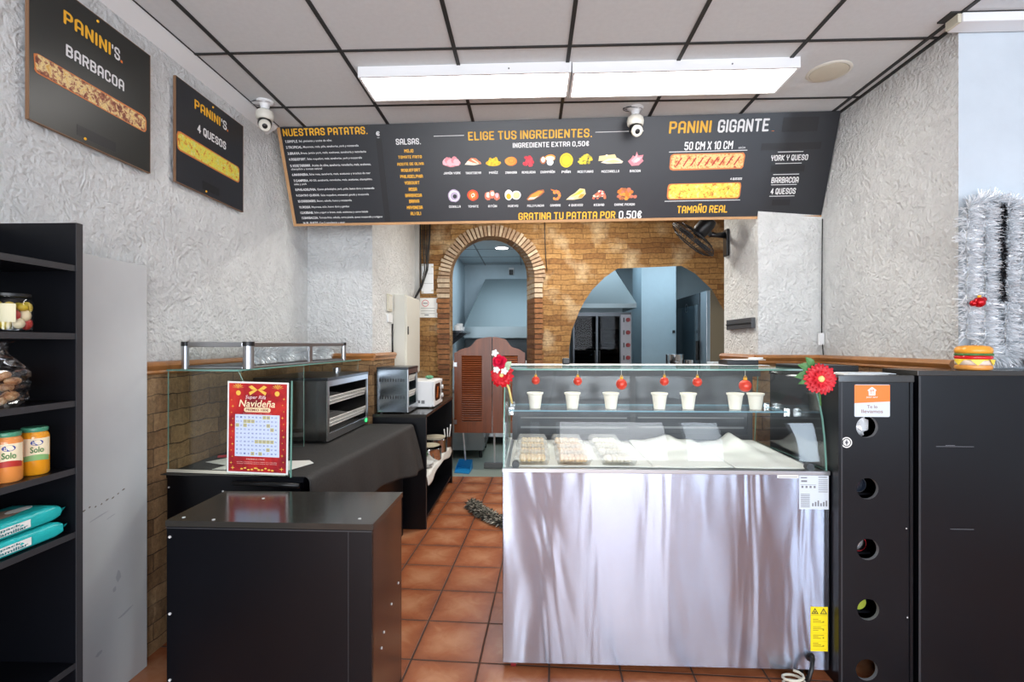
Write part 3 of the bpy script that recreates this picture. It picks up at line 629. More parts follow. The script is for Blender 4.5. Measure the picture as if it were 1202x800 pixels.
def pic(i, nm, cx, cy, w, h):
    rnd = random.Random(i); g = G(); ms = []; L = [0.001]
    def use(k):
        if ICM[k] not in ms: ms.append(ICM[k])
        g.mi = ms.index(ICM[k]); L[0] += 0.00012
    def blob(k, x, y, rx, ry, j=0.06, n=18):
        use(k); ph = [rnd.uniform(1-j, 1+j) for _ in range(n)]; q = iter(ph)
        g.poly([SF.p(cx+(x+rx*math.cos(2*PI*t/n)*ph[t])*w/2, cy+(y+ry*math.sin(2*PI*t/n)*ph[t])*h/2, L[0]) for t in range(n)])
    def pg(k, pts): use(k); g.poly([SF.p(cx+x*w/2, cy+y*h/2, L[0]) for x, y in pts])
    def heap(ks, n, r):
        for t in range(n):
            y = rnd.uniform(-0.85, 0.7); x = rnd.uniform(-1, 1)*(0.92-0.55*(y+0.85)/1.6); blob(rnd.choice(ks), x, y, r, r*w/h*0.8, 0.12, 9)
    def slices(ks, n):
        for t in range(n):
            x = -0.7+1.4*t/(n-1); a = 0.5
            blob(ks[t % len(ks)], x*0.8, 0.25*math.sin(t*2)+0.1, 0.36, 0.62, 0.14)
    if nm.startswith('JAM'): blob('pk2', 0, -0.1, 0.9, 0.75, .12); slices(['pk', 'pk2', 'pk'], 6)
    elif nm.startswith('TRAN'): pg('cr', [(-1, -.6), (.1, -.8), (1, -.5), (.9, 0), (.2, .3), (-.6, .3)]); pg('sal', [(-.6, .3), (-.2, .95), (.4, .8), (1, -.3), (.9, -.6), (0, -.2)]); pg('cr', [(-.2, .6), (0, .7), (.75, -.35), (.55, -.35)])
    elif nm.startswith('MA'): blob('ye2', 0, -.3, .98, .6); heap(['ye', 'ye2', 'ye'], 34, .16)
    elif nm.startswith('ZAN'): blob('or2', 0.05, 0, .95, .98, .03); blob('or_', -.1, 0.05, .86, .86, .03); blob('or2', .1, .1, .5, .5, .05); blob('or_', .1, .1, .38, .38)
    elif nm.startswith('REM'):
        for t in range(26): a = rnd.uniform(0, 2*PI); r = rnd.uniform(0, .8); blob(rnd.choice(['rd', 'rd2']), r*math.cos(a), r*math.sin(a), .24, .24, .15, 6)
    elif nm.startswith('CHA'): blob('br', -.6, 0, .4, .7); blob('wh', -.6, .1, .26, .5); blob('or_', .3, .4, .7, .6); blob('cr', .3, .3, .6, .42); blob('wh', .3, -.4, .42, .6)
    elif nm.startswith('PI'): blob('ye', 0, 0, 1, 1, .02, 28); blob('ye2', 0, 0, .8, .8, .03); blob('ye', 0, 0, .7, .7, .03)
    elif nm.startswith('ACE'): heap(['ol', 'ol', 'ol2', 'ye'], 30, .19)
    elif nm.startswith('MOZ'): pg('che', [(-1, -.3), (-.95, .6), (.3, .85), (.45, .3), (.2, -.3)]); heap(['che', 'cr'], 4, .1); pg('cr', [(-.8, -.6), (-.2, .1), (.6, .1), (1, -.5), (.9, -.8), (-.3, -.85)]); pg('che', [(-.5, -.5), (.2, -.1), (.8, -.5), (.2, -.75)])
    elif nm.startswith('BAC'): pg('pk2', [(-1, -.3), (-.6, .1), (-.4, .5), (-.1, .3), (.05, 1), (.3, .45), (.95, .55), (.8, 0), (1, -.3), (.4, -.9), (-.5, -.95)]); pg('pk', [(-.6, -.2), (-.2, .2), (.1, .7), (.2, .2), (.8, .3), (.5, -.3), (-.2, -.6)]); pg('wh', [(-.2, -.3), (.2, .1), (.5, 0), (.1, -.5)])
    elif nm.startswith('CEB'): blob('pu', 0, 0, 1, 1, .04); blob('ceb' if 0 else 'wh', 0, 0, .82, .82, .04); blob('pu', .05, -.05, .66, .66, .04); use('pu'); ms.append(M['board']); g.mi = len(ms)-1; L[0] += .0002; g.disc(SF, cx+.12*w/2, cy-.1*h/2, .34*w/2, L[0], 16, .34*h/2)
    elif nm.startswith('TOM'): blob('tom', 0, 0, 1, 1, .03); blob('or2', 0, 0, .75, .75, .05); blob('cr', 0, 0, .3, .4, .3); blob('tom', 0, 0, .16, .18, .2)
    elif nm.startswith('AT'): blob('mt', -.55, -.1, .42, .8, .1); blob('cr', -.5, .1, .26, .5, .1); blob('mt', 0, .2, .4, .75, .1); blob('cr', .05, .3, .26, .4, .1); blob('mt', .6, -.2, .4, .7, .12); blob('pk', .62, 0, .22, .45, .1)
    elif nm.startswith('HUE'): blob('wh', .4, 0, .58, .8, .03); blob('che', .45, -.05, .42, .6, .05); blob('wh', -.5, .05, .48, .95, .03); blob('ye2', -.5, -.2, .3, .52, .03)
    elif nm.startswith('POL'): pg('br', [(-1, -.7), (-.6, .1), (.3, .85), (.9, .95), (1, .5), (.5, -.2), (-.2, -.8), (-.8, -1)]); pg('or_', [(-.8, -.6), (-.4, .1), (.4, .75), (.85, .6), (.3, -.1), (-.4, -.7)]); pg('cr', [(-.9, -.8), (-.6, -.4), (-.1, -.4), (.4, -.1), (-.2, -.75)])
    elif nm.startswith('GAM'):
        for t in range(9): a = 2.0-t*0.52; blob(['or_', 'sal'][t % 2], .1+.62*math.cos(a), .62*math.sin(a)-.1, .32-.014*t, .34-.014*t, .05, 10)
        pg('or2', [(-.9, 1), (-.2, .8), (-.1, .55), (-.7, .75)])
    elif nm.startswith('4'): pg('che', [(-1, -.9), (-.6, -.3), (-.1, .2), (.4, .95), (.9, .8), (1, 0), (.6, -.7), (-.2, -.95)]); pg('ol', [(-.5, -.4), (0, .1), (.5, .7), (.8, .6), (.4, 0)]); pg('or_', [(.2, -.6), (.5, .0), (.9, 0), (.6, -.65)]); pg('cr', [(-.9, -.85), (-.5, -.5), (-.1, -.6), (-.3, -.9)])
    else:
        heap(['mt', 'br', 'or2', 'or_'] if nm.startswith('CAR') else ['mt', 'cr', 'sal', 'rd2'], 40, .17)
    return g.out('ingredient_picture', ms, sign, fix=False)
for i, (nm, cx, cy, w, h, lb) in enumerate(ING):
    pic(i, nm, cx, cy, w, h)
    g = G(); hw = min(w*0.47, 0.005*len(nm.split('\n')[0])+0.012)
    if '\n' in nm:
        g.sign(SF, nm.split('\n')[0], cx-hw, lb-0.008, cx+hw, lb+0.008, t=1.5); g.sign(SF, nm.split('\n')[1], cx-hw*.6, lb-0.027, cx+hw*.6, lb-0.012, t=1.5)
    else: g.sign(SF, nm, cx-hw, lb-0.008, cx+hw, lb+0.008, t=1.5)
    g.out('caption', 'wtxt', sign)

# ------------------------------------------------------------------ two posters on the left wall
def poster(y0, y1, z0, z1, label, word, tm, box1, boxs, box2, pz, patch, boardm, seed):
    t = thing('panini_poster', label, 'poster', (XL, (y0+y1)/2, z0), 'panini posters')
    F = Frame((XL+0.028, 0, 0), (0, 1, 0), (0, 0, 1))
    g = G(); g.obox(F, y0, y1, z0, z1, -0.012, 0.0); g.obox(F, y0+.1, y0+.14, z0+.1, z1-.1, -0.03, -0.012); g.obox(F, y1-.14, y1-.1, z0+.1, z1-.1, -0.03, -0.012); g.out('board', [boardm], t)
    g = G(); e = 0.0025; g.obox(F, y0-e, y0, z0-e, z1+e, -0.013, 0.001); g.obox(F, y1, y1+e, z0-e, z1+e, -0.013, 0.001); g.obox(F, y0, y1, z0-e, z0, -0.013, 0.001); g.obox(F, y0, y1, z1, z1+e, -0.013, 0.001); g.out('frame_strip', 'edgedark', t, label='raw brown edge')
    g = G(); g.sign(F, 'PANINI', *box1, t=1.6); g.out('lettering', 'gold', t, label='golden word')
    g = G(); g.sign(F, "'S", boxs[0], boxs[1], boxs[2]-0.012, boxs[3], t=1.45); g.out('lettering', 'wtxt', t)
    g = G(); g.rect(F, boxs[2]-0.008, boxs[2]+.003, boxs[1], boxs[1]+.011); g.out('orange_dot', 'orange', t)
    g = G(); g.sign(F, word, *box2, t=1.6); g.out('lettering', 'wtxt', t)
    slab(F, t, *pz, tm, seed)
    g = G(); g.obox(F, patch[0], patch[2], patch[1], patch[3], 0, 0.001); g.out('tape_patch', 'tape', t, label='black tape patch')
    for zz, yy in ((z1-0.02, (y0+y1)/2), (z0+0.02, (y0+y1)/2-.06)):
        g = G(); g.ball(F.p(yy, zz, 0.0), 0.006, 8); g.out('pin', 'gold', t)
poster(1.75, 2.327, 2.333, 2.895, 'black wall poster picturing a barbecue panini', 'BARBACOA', PIZZC, (1.883, 2.768, 2.102, 2.822), None or (2.108, 2.768, 2.163, 2.822), (1.893, 2.646, 2.174, 2.693), (1.767, 2.303, 2.512, 2.590), (1.941, 2.353, 2.129, 2.397), 'boardg', 5)
poster(2.503, 3.103, 2.351, 2.895, 'black wall poster picturing a yellow four cheese panini', '4 QUESOS', PIZZB, (2.644, 2.794, 2.869, 2.846), (2.878, 2.794, 2.943, 2.846), (2.667, 2.675, 2.924, 2.721), (2.51, 3.063, 2.518, 2.620), (2.712, 2.375, 2.86, 2.423), 'board', 6)

# ------------------------------------------------------------------ refrigerated display counter
X0, X1, Y0 = -0.128, 1.350, 2.30
deli = thing('display_counter', 'long steel fronted refrigerated counter with sloping glass top', 'display counter', (0.61, 2.7, 0))
g = G(); g.box(X0, X1, Y0-0.008, Y0, 0.035, 0.93, 0.003); g.out('front_panel', 'front', deli, label='steel front under crinkled film')
g = G(); g.box(X0-0.002, X1+0.002, Y0-0.012, Y0+0.01, 0.916, 0.934, 0.002); g.out('front_rail', 'alu', deli)
g = G(); g.box(X0, X0+0.03, Y0, 3.10, 0.05, 0.925); g.out('side_panel', 'white', deli)
g = G(); g.box(X1-0.03, X1, Y0, 3.10, 0.05, 0.925); g.out('side_panel', 'grey', deli)
g = G(); g.box(X0+0.03, X1-0.03, 3.06, 3.10, 0.12, 0.925); g.out('rear_panel', 'grey', deli)
g = G(); g.box(X0+0.03, X1-0.03, Y0, 3.06, 0.10, 0.14); g.out('underside', 'grey', deli)
g = G(); g.box(X0+0.012, X1-0.012, Y0+0.012, 3.06, 0.88, 0.926); g.out('display_deck', 'steel', deli)
for x, y, m in ((X0+0.05, Y0+0.03, 'redbauble'), (X1-0.12, Y0+0.03, 'dark'), (X0+0.05, 3.02, 'dark'), (X1-0.12, 3.02, 'dark')):
    g = G(); g.cyl((x-0.012, y, 0.026), (x+0.012, y, 0.026), 0.026, n=18); w_ = g.out('caster', 'dark' if m == 'dark' else mat('dark red rubber', rgb(120, 30, 34), 0.5), deli, 40)
    g = G(); g.cyl((x, y, 0.03), (x, y, 0.11), 0.011, n=10); g.box(x-0.016, x-0.013, y-0.02, y+0.02, 0.02, 0.055); g.box(x+0.013, x+0.016, y-0.02, y+0.02, 0.02, 0.055); g.out('caster_fork', 'chrome', w_)
prof = [(2.306, 0.934), (2.311, 1.0), (2.320, 1.08), (2.335, 1.16), (2.358, 1.235), (2.388, 1.295), (2.424, 1.342), (2.458, 1.378)]
g = G(); T = 0.006
ins = [(y+T, z-(0.003 if i > 6 else 0)) for i, (y, z) in enumerate(prof)]
va = []
for x in (X0+0.008, X1-0.008):
    va.append(([g.b.verts.new((x, y, z)) for y, z in prof], [g.b.verts.new((x, y, z)) for y, z in ins]))
for i in range(len(prof)-1):
    g._f([va[0][0][i], va[1][0][i], va[1][0][i+1], va[0][0][i+1]]); g._f([va[0][1][i], va[0][1][i+1], va[1][1][i+1], va[1][1][i]])
    g.mi = 1
    for s_ in (0, 1): g._f([va[s_][0][i], va[s_][0][i+1], va[s_][1][i+1], va[s_][1][i]])
    g.mi = 0
g.out('front_glass', ['frontglass', 'gedge'], deli, 60, label='curved clear front pane')
for k, x in enumerate((X0+0.002, X1-0.008)):
    g = G(); pl = prof+[(2.98, 1.378), (3.03, 0.93)]
    g.prism([(x, y, z) for y, z in pl], (0.006, 0, 0), 1); g.out('side_glass', ['glass', 'gedge'], deli)
g = G(); F = Frame((X0, 2.452, 1.379), (1, 0, 0), (0, 1, 0))
g.fprism(F, [(0, 0), (X1-X0-0.03, 0), (X1-X0-0.03, 0.394), (0, 0.394)], 0, 0.008, 1); g.out('top_glass', ['glass', 'gedge'], deli, label='green edged top pane')
g = G(); g.box(X0, X1, 2.848, 3.05, 1.368, 1.388, 0.003); g.out('rear_rail', 'white', deli)
g = G(); g.box(X0+0.05, X1-0.05, 2.86, 2.93, 1.352, 1.368); g.box(X0+0.05, X1-0.05, 2.855, 2.86, 1.325, 1.368); lampbox = g.out('lamp_housing', 'grey', deli)
g = G(); g.box(X0+0.06, X1-0.06, 2.868, 2.922, 1.345, 1.352); g.out('lamp_tube', mat('lit tube', (1, 0.98, 0.95, 1), 0.5, emit=3.0), lampbox, label='glowing white tube')
area('counter_lamp', (0.61, 2.80, 1.335), (math.radians(-12), 0, 0), 1.3, 0.05, 1.1, (1, 0.98, 0.95))
for k in range(2):
    xa, xb = (X0+0.02, 0.63) if k == 0 else (0.60, X1-0.02)
    y = 3.0+0.022*k
    g = G(); g.box(xa, xb, y, y+0.012, 0.93, 0.965); g.box(xa, xb, y, y+0.012, 1.335, 1.368); g.box(xa, xa+0.03, y, y+0.012, 0.965, 1.335); g.box(xb-0.03, xb, y, y+0.012, 0.965, 1.335); d_ = g.out('sliding_door', 'grey', deli)
    g = G(); g.box(xa+0.03, xb-0.03, y+0.003, y+0.009, 0.965, 1.335); g.out('door_pane', mat('smoke grey door panel', rgb(72, 75, 80), .18), d_)
    g = G(); g.box(xa+0.05, xb-0.05, y+0.002, y+0.012, 1.0, 1.012); g.box(xa+0.05, xb-0.05, y+0.002, y+0.012, 1.06, 1.068); g.out('door_bar', 'midgrey', d_)
g = G(); F = Frame((X0+0.02, 2.58, 1.158), (1, 0, 0), (0, 1, 0)); w_ = X1-X0-0.06
g.fprism(F, [(0, 0), (w_, 0), (w_, 0.28), (0, 0.28)], 0, 0.007, 1); sh_ = g.out('glass_shelf', ['glass', mat('blue glass edge', rgb(120, 160, 176), .15)], deli)
for x in (X0+0.012, X1-0.045):
    for y in (2.60, 2.82):
        g = G(); g.box(x, x+0.03, y, y+0.02, 1.135, 1.18, 0.003); g.out('shelf_bracket', 'chrome', sh_)
for x in (X0+0.03, X1-0.10):
    g = G(); g.cyl((x+0.03, 2.316, 0.945), (x+0.03, 2.345, 0.945), 0.017, n=18); g.out('glass_clamp', 'grey', deli, 40)
# labels on the front
FF = Frame((0, Y0-0.0085, 0), (1, 0, 0), (0, 0, 1))
g = G(); g.rect(FF, 1.215, 1.346, 0.762, 0.915, 0.0006); lab = g.out('data_label', 'paperblue', deli, label='pale technical data sheet')
g = G()
for k in range(9): g.rect(FF, 1.222, 1.262, 0.772+k*0.007, 0.775+k*0.007, 0.0012)
for k in range(7): g.rect(FF, 1.30, 1.341, 0.84+k*0.009, 0.843+k*0.009, 0.0012)
for k in range(6): g.rect(FF, 1.272+0.012*k, 1.279+0.012*k, 0.776, 0.79+0.006*(k % 3), 0.0012)
g.rect(FF, 1.224, 1.25, 0.885, 0.893, 0.0012); g.rect(FF, 1.22, 1.29, 0.872, 0.8735, 0.0012)
for k in range(4): g.rect(FF, 1.225+k*0.018, 1.234+k*0.018, 0.858, 0.868, 0.0012)
g.rect(FF, 1.222, 1.25, 0.902, 0.907, 0.0012); g.rect(FF, 1.30, 1.338, 0.905, 0.909, 0.0012); g.out('fine_print', 'greytxt', lab)
g = G(); g.rect(FF, 1.118, 1.213, 0.902, 0.916, 0.0006); lab = g.out('strip_label', 'paper', deli)
g = G(); g.rect(FF, 1.124, 1.208, 0.906, 0.9085, 0.0012); g.out('fine_print', 'greytxt', lab)
g = G(); g.rect(FF, 1.266, 1.342, 0.122, 0.322, 0.0006); lab = g.out('warning_label', 'yellow', deli, label='yellow warning label with two triangles')
def ntri(g, F, a, b, s, h):
    o = [(a-s, b), (a+s, b), (a, b+1.7*s)]; i_ = [(a-s*.62, b+.22*s), (a+s*.62, b+.22*s), (a, b+1.25*s)]
    for k in range(3): g.poly([F.p(*o[k], h), F.p(*o[(k+1) % 3], h), F.p(*i_[(k+1) % 3], h), F.p(*i_[k], h)])
g = G(); ntri(g, FF, 1.285, 0.290, 0.016, 0.0012); ntri(g, FF, 1.323, 0.290, 0.016, 0.0012); g.disc(FF, 1.285, 0.299, 0.004, 0.0012, 10); g.rect(FF, 1.3222, 1.3238, 0.296, 0.305, 0.0012); g.rect(FF, 1.3222, 1.3238, 0.2925, 0.2945, 0.0012)
g.rect(FF, 1.268, 1.34, 0.284, 0.285, 0.0012); g.out('warning_triangle', 'ink', lab)
g = G()
for k in range(4):
    b = 0.265-k*0.036; g.rect(FF, 1.272, 1.336, b-0.026, b-0.0255, 0.0012)
    for q in range(3): g.rect(FF, 1.276, 1.30+0.012*((q+k) % 3), b-q*0.007, b-q*0.007+0.003, 0.0012)
    g.disc(FF, 1.322, b-0.01, 0.004, 0.0012, 8)
g.out('fine_print', mat('olive print', rgb(160, 140, 10), 0.6), lab)
g = G(); c = FF.p(1.262, 0.098); g.tube([c+Vector((0, 0.01, 0)), c+Vector((0, -0.025, 0.004)), c+Vector((-0.02, -0.05, -0.03)), c+Vector((-0.035, -0.055, -0.075)), c+Vector((-0.05, -0.04, -0.088)), c+Vector((0.0, 0.0, -0.088)), c+Vector((0.02, 0.1, -0.088))], 0.009, 10)
cb = g.out('power_cable', 'dark', deli, 180)
g = G(); g.cyl(c, c+Vector((0, -0.006, 0)), 0.02, n=18); g.out('cable_grommet', 'dark', cb, 40)
tag(origin(G().tube([(1.16+0.045*math.cos(i*0.55), 2.225+0.03*math.sin(i*0.55)+0.004*i/6, 0.008+0.0016*i) for i in range(26)], 0.006, 6).out('cable_coil', 'offwhite', None, 180), (1.16, 2.225, 0)), 'small pale cable coil on the floor under the steel counter', 'cable')

# cups on the glass shelf
def make_cup():
    t = thing('sauce_cup', 'x', 'cup', (0, 0, 0), 'white cups on the glass shelf')
    g = G(); g.lathe([(0.001, 0.0), (0.028, 0.0), (0.029, 0.004), (0.038, 0.072), (0.043, 0.076), (0.044, 0.084), (0.039, 0.085), (0.037, 0.076), (0.035, 0.07)], (0, 0, 0), n=28); g.out('cup_body', mat('white foam cup', rgb(240, 236, 224), 0.6), t, 40)
    g = G(); g.lathe([(0.0355, 0.070), (0.034, 0.073), (0.02, 0.075), (0.001, 0.076)], (0, 0, 0), n=24); g.out('filling', mat('cream sauce', rgb(238, 224, 180), 0.5), t, 40)
    return t
cup = make_cup(); ZS = 1.1655
cw = ['leftmost white cup on the glass shelf of the counter', 'second white cup from the left on the glass shelf', 'third white cup from the left on the glass shelf', 'middle one of seven white cups on the glass shelf', 'third white cup from the right on the glass shelf', 'second white cup from the right on the glass shelf', 'rightmost cup on the glass shelf, creamier than the others']
for i, (x, l) in enumerate(zip((0.026, 0.225, 0.429, 0.685, 0.836, 1.08, 1.186), cw)):
    c = cup if i == 0 else dup(cup)
    c.location = (x, 2.66, ZS); c['label'] = l
# paper sheets lining the deck
def sheet(x0, x1, y0, y1, amp, seed, label, lift=0.0, skew=0.0):
    rnd = random.Random(seed); ph = [rnd.uniform(0, 6) for _ in range(4)]
    def fn(u, v):
        x = x0+(x1-x0)*u+skew*v; y = y0+(y1-y0)*v
        z = 0.9275+amp*(0.5+0.5*math.sin(x*9+ph[0]+y*4))*(0.35+0.65*v)+amp*0.5*abs(math.sin(x*15+ph[1]))*v+lift*(math.exp(-((u-0.62)/0.12)**2))*v
        return Vector((x, y, z))
    g = G(); g.grid(fn, 26, 16); o = g.out('paper_sheet', 'paper', None, 180, fix=False)
    m = o.modifiers.new('thickness', 'SOLIDIFY'); m.thickness = 0.0006; m.offset = 1
    o.data.transform(Matrix.Translation((-(x0+x1)/2, -(y0+y1)/2, -0.926))); o.location = ((x0+x1)/2, (y0+y1)/2, 0.926)
    return tag(o, label, 'paper', 'white paper on the counter deck')
sheet(X0+0.03, 0.60, 2.352, 2.97, 0.006, 3, 'white paper sheet under the plastic food trays')
sheet(0.58, 0.95, 2.352, 2.97, 0.018, 8, 'wavy white paper sheet in the middle of the counter deck', 0.02)
sheet(0.96, 1.315, 2.352, 2.95, 0.014, 5, 'white paper sheet at the right end of the counter deck', 0.05, -0.02)
# food trays: three columns of four
def make_tray(food, name):
    t = thing('food_tray', 'x', 'food tray', (0, 0, 0), 'clear lidded food trays in the counter')
    g = G(); F = Frame((0, 0, 0), (1, 0, 0), (0, 1, 0))
    lo = [(-.075, -.055), (.075, -.055), (.075, .055), (-.075, .055)]; hi = [(-.083, -.064), (.083, -.064), (.083, .064), (-.083, .064)]
    A = [g.b.verts.new((x, y, 0.001)) for x, y in lo]; B_ = [g.b.verts.new((x, y, 0.026)) for x, y in hi]
    g._f(A[::-1])
    for i in range(4): g._f([A[i], A[(i+1) % 4], B_[(i+1) % 4], B_[i]])
    r_ = [g.b.verts.new((x*1.05, y*1.05, 0.027)) for x, y in hi]
    for i in range(4): g._f([B_[i], B_[(i+1) % 4], r_[(i+1) % 4], r_[i]])
    g.out('tray_base', 'film', t)
    g = G(); lo = [(x*1.03, y*1.03) for x, y in hi]; hh = [(-.070, -.050), (.070, -.050), (.070, .050), (-.070, .050)]
    A = [g.b.verts.new((x, y, 0.0275)) for x, y in lo]; B_ = [g.b.verts.new((x, y, 0.052)) for x, y in hh]
    g._f(B_)
    for i in range(4): g._f([A[i], A[(i+1) % 4], B_[(i+1) % 4], B_[i]])
    g.out('lid', 'lidfilm', t, label='clear plastic lid')
    rnd = random.Random(name); g = G()
    for k in range(7): g.ball((-.052+.0175*k+rnd.uniform(-.003, .003), rnd.uniform(-.006, .006), 0.022), 0.016, 10, (0.82, 2.7, 0.95+rnd.uniform(0, .2)))
    g.out('food', food, t, 180); return t
fA = mottled('golden pastry', [rgb(214, 172, 112), rgb(230, 200, 150), rgb(238, 216, 180)], 40, 0.6, 0.4)
fB = mottled('browned pastry', [rgb(204, 150, 96), rgb(222, 182, 134), rgb(236, 208, 172)], 40, 0.6, 0.4)
fC = mottled('pale dough', [rgb(206, 194, 168), rgb(224, 214, 194), rgb(234, 226, 210)], 40, 0.6, 0.4)
colw = ['left', 'middle', 'right']; roww = ['front tray in', 'second tray from the front in', 'third tray from the front in', 'rearmost tray in']
dsc = ['golden brown', 'browned', 'pale']
for i, (x, fd) in enumerate(((0.008, fA), (0.208, fB), (0.415, fC))):
    base = make_tray(fd, i)
    for j in range(4):
        o = base if j == 0 else dup(base)
        o.location = (x+random.uniform(-.004, .004), 2.415+0.142*j, 0.9345); o.rotation_euler.z = random.uniform(-.03, .03)
        o['label'] = roww[j]+' the '+colw[i]+' row, clear lid over '+dsc[i]+' food'
# red glass baubles hanging under the top glass
def make_bauble():
    t = thing('hanging_bauble', 'x', 'bauble', (0, 0, 0), 'red baubles hanging in the counter')
    g = G(); g.ball((0, 0, 0), 0.0235, 20); g.out('ball', 'bauble', t, 180)
    g = G(); g.cyl((0, 0, 0.022), (0, 0, 0.031), 0.007, n=12); c = g.out('cap', 'gold', t, 40)
    g = G(); g.tube([(0.004*math.cos(a), 0, 0.034+0.004*math.sin(a)) for a in [2*PI*k/10 for k in range(10)]], 0.001, 5, True); g.out('hook', 'gold', c, 180)
    g = G(); g.cyl((0, 0, 0.037), (0, 0, 0.06), 0.0008, n=5); g.out('thread', 'paper', t); return t
b0 = make_bauble()
bw = ['leftmost red bauble hanging under the counter glass', 'second red bauble from the left under the counter glass', 'third red bauble from the left, one of the larger ones', 'fourth red bauble from the left under the counter glass', 'second red bauble from the right under the counter glass', 'rightmost bauble under the counter glass, larger and shinier']
for i, (x, z, s) in enumerate(((0.028, 1.350, .9), (0.241, 1.346, .95), (0.461, 1.343, 1.2), (0.676, 1.352, .95), (0.84, 1.330, 1.0), (1.077, 1.345, 1.3))):
    o = b0 if i == 0 else dup(b0); top = 1.377
    if i in (1, 3): pass
    o.scale = (s, s, s); o.location = (x, 2.53, top-0.06*s); o['label'] = bw[i]

# artificial flowers
def petal_ring(g, c, q, n, r0, r1, w, lift, tipz, jit=0):
    for k in range(n):
        a = 2*PI*k/n+random.uniform(-jit, jit); d = Vector((math.cos(a), math.sin(a), 0)); s_ = Vector((-math.sin(a), math.cos(a), 0)); rr = r1*random.uniform(.93, 1.05)
        row = []
        for t, ww, zz in ((0, .35, 0), (.35, .9, lift*.7), (.7, 1, lift), (1.0, .3, tipz)):
            p = d*(r0+(rr-r0)*t); row.append([c+q @ (p-s_*w*ww+Vector((0, 0, zz+.0015))), c+q @ (p+Vector((0, 0, zz))), c+q @ (p+s_*w*ww+Vector((0, 0, zz+.0015)))])
        for i in range(3):
            for j in range(2): g.poly([row[i][j], row[i][j+1], row[i+1][j+1], row[i+1][j]])
def leaf(g, a, b, w, n, bend=0.01):
    a = Vector(a); b = Vector(b); d = b-a; n = Vector(n); s_ = d.cross(n).normalized()
    row = [[a+d*t-s_*w*ww+n*(bend*math.sin(PI*t)), a+d*t+n*(bend*math.sin(PI*t)-.002), a+d*t+s_*w*ww+n*(bend*math.sin(PI*t))] for t, ww in ((0, .1), (.25, .8), (.5, 1), (.75, .7), (1, .05))]
    for i in range(4):
        for j in range(2): g.poly([row[i][j], row[i][j+1], row[i+1][j+1], row[i+1][j]])
fq = Vector((-0.1, -1, 0.12)).to_track_quat('Z', 'Y')
f1 = thing('artificial_flower', 'large red daisy with green leaves at the right end of the counter', 'flower', (1.318, 2.29, 1.05), 'artificial flowers on the counter')
c = Vector((1.285, 2.255, 1.352))
g = G(); petal_ring(g, c, fq, 24, .008, .070, .0115, .010, .004, .06); petal_ring(g, c+fq @ Vector((0, 0, .007)), fq, 20, .008, .058, .0105, .011, .010, .08); petal_ring(g, c+fq @ Vector((0, 0, .013)), fq, 13, .006, .038, .006, .010, .013, .1); g.out('petals', 'red', f1, 180, fix=False)
g = G(); g.ball(c+fq @ Vector((0, 0, .016)), .015, 14, (1, .7, 1)); g.out('flower_centre', 'yellowc', f1, 180)
g = G(); pts = [c+Vector((0, .012, 0)), c+Vector((.012, .018, -.08)), c+Vector((.018, .022, -.12))]; g.tube(pts, .0035, 7); g.out('stem', 'leaf', f1, 180)
for a, b, w in (((1.275, 2.275, 1.395), (1.20, 2.275, 1.415), .02), ((1.275, 2.275, 1.38), (1.185, 2.27, 1.36), .022), ((1.27, 2.275, 1.40), (1.235, 2.275, 1.45), .018), ((1.26, 2.27, 1.36), (1.195, 2.262, 1.33), .014)):
    g = G(); leaf(g, a, b, w, (0, -1, 0.1)); g.out('leaf', 'leaf', f1, 180, fix=False)
f2 = thing('artificial_flower', 'red flower pair with tiny white blossoms at the left end of the counter', 'flower', (-0.135, 2.29, 1.05), 'artificial flowers on the counter')
c = Vector((-0.128, 2.26, 1.365))
g = G(); petal_ring(g, c, fq, 16, .006, .056, .012, .014, .0, .1); petal_ring(g, c+fq @ Vector((0, 0, .008)), fq, 14, .006, .042, .010, .014, .01, .1); petal_ring(g, c+fq @ Vector((0, 0, .014)), fq, 10, .004, .028, .008, .012, .014, .1); g.out('petals', 'red', f2, 180, fix=False, label='lower red daisy')
g = G(); c2 = c+Vector((-0.010, -0.012, .062))
for k in range(6): petal_ring(g, c2+fq @ Vector((0, 0, .004*k)), fq, 9-k, .002, .034-.004*k, .014, .010+.002*k, .012+.003*k, .3)
g.out('petals', 'pink', f2, 180, fix=False, label='upper crimson rose')
for dx, dz in ((-.030, .102), (-.022, .028), (.012, .022)):
    g = G(); petal_ring(g, c+Vector((dx, -.035, dz)), fq, 5, .001, .017, .006, .004, .002, .1); g.out('blossom', 'paper', f2, 180, fix=False)
for a, b, w in (((-.115, 2.245, 1.40), (-.085, 2.235, 1.43), .014), ((-.12, 2.24, 1.395), (-.09, 2.225, 1.40), .012), ((-.12, 2.235, 1.385), (-.105, 2.222, 1.375), .01)):
    g = G(); leaf(g, a, b, w, (0, -1, .1), .004); g.out('leaf', 'leafpale', f2, 180, fix=False)
g = G(); g.tube([c+Vector((.005, .012, -.01)), c+Vector((.03, .014, -.06)), c+Vector((.045, .024, -.13))], .005, 8); g.out('stem', 'yellowc', f2, 180)
g = G(); g.ball(c+fq @ Vector((0, 0, .02)), .010, 12, (1, .7, 1)); g.out('flower_centre', 'yellowc', f2, 180)
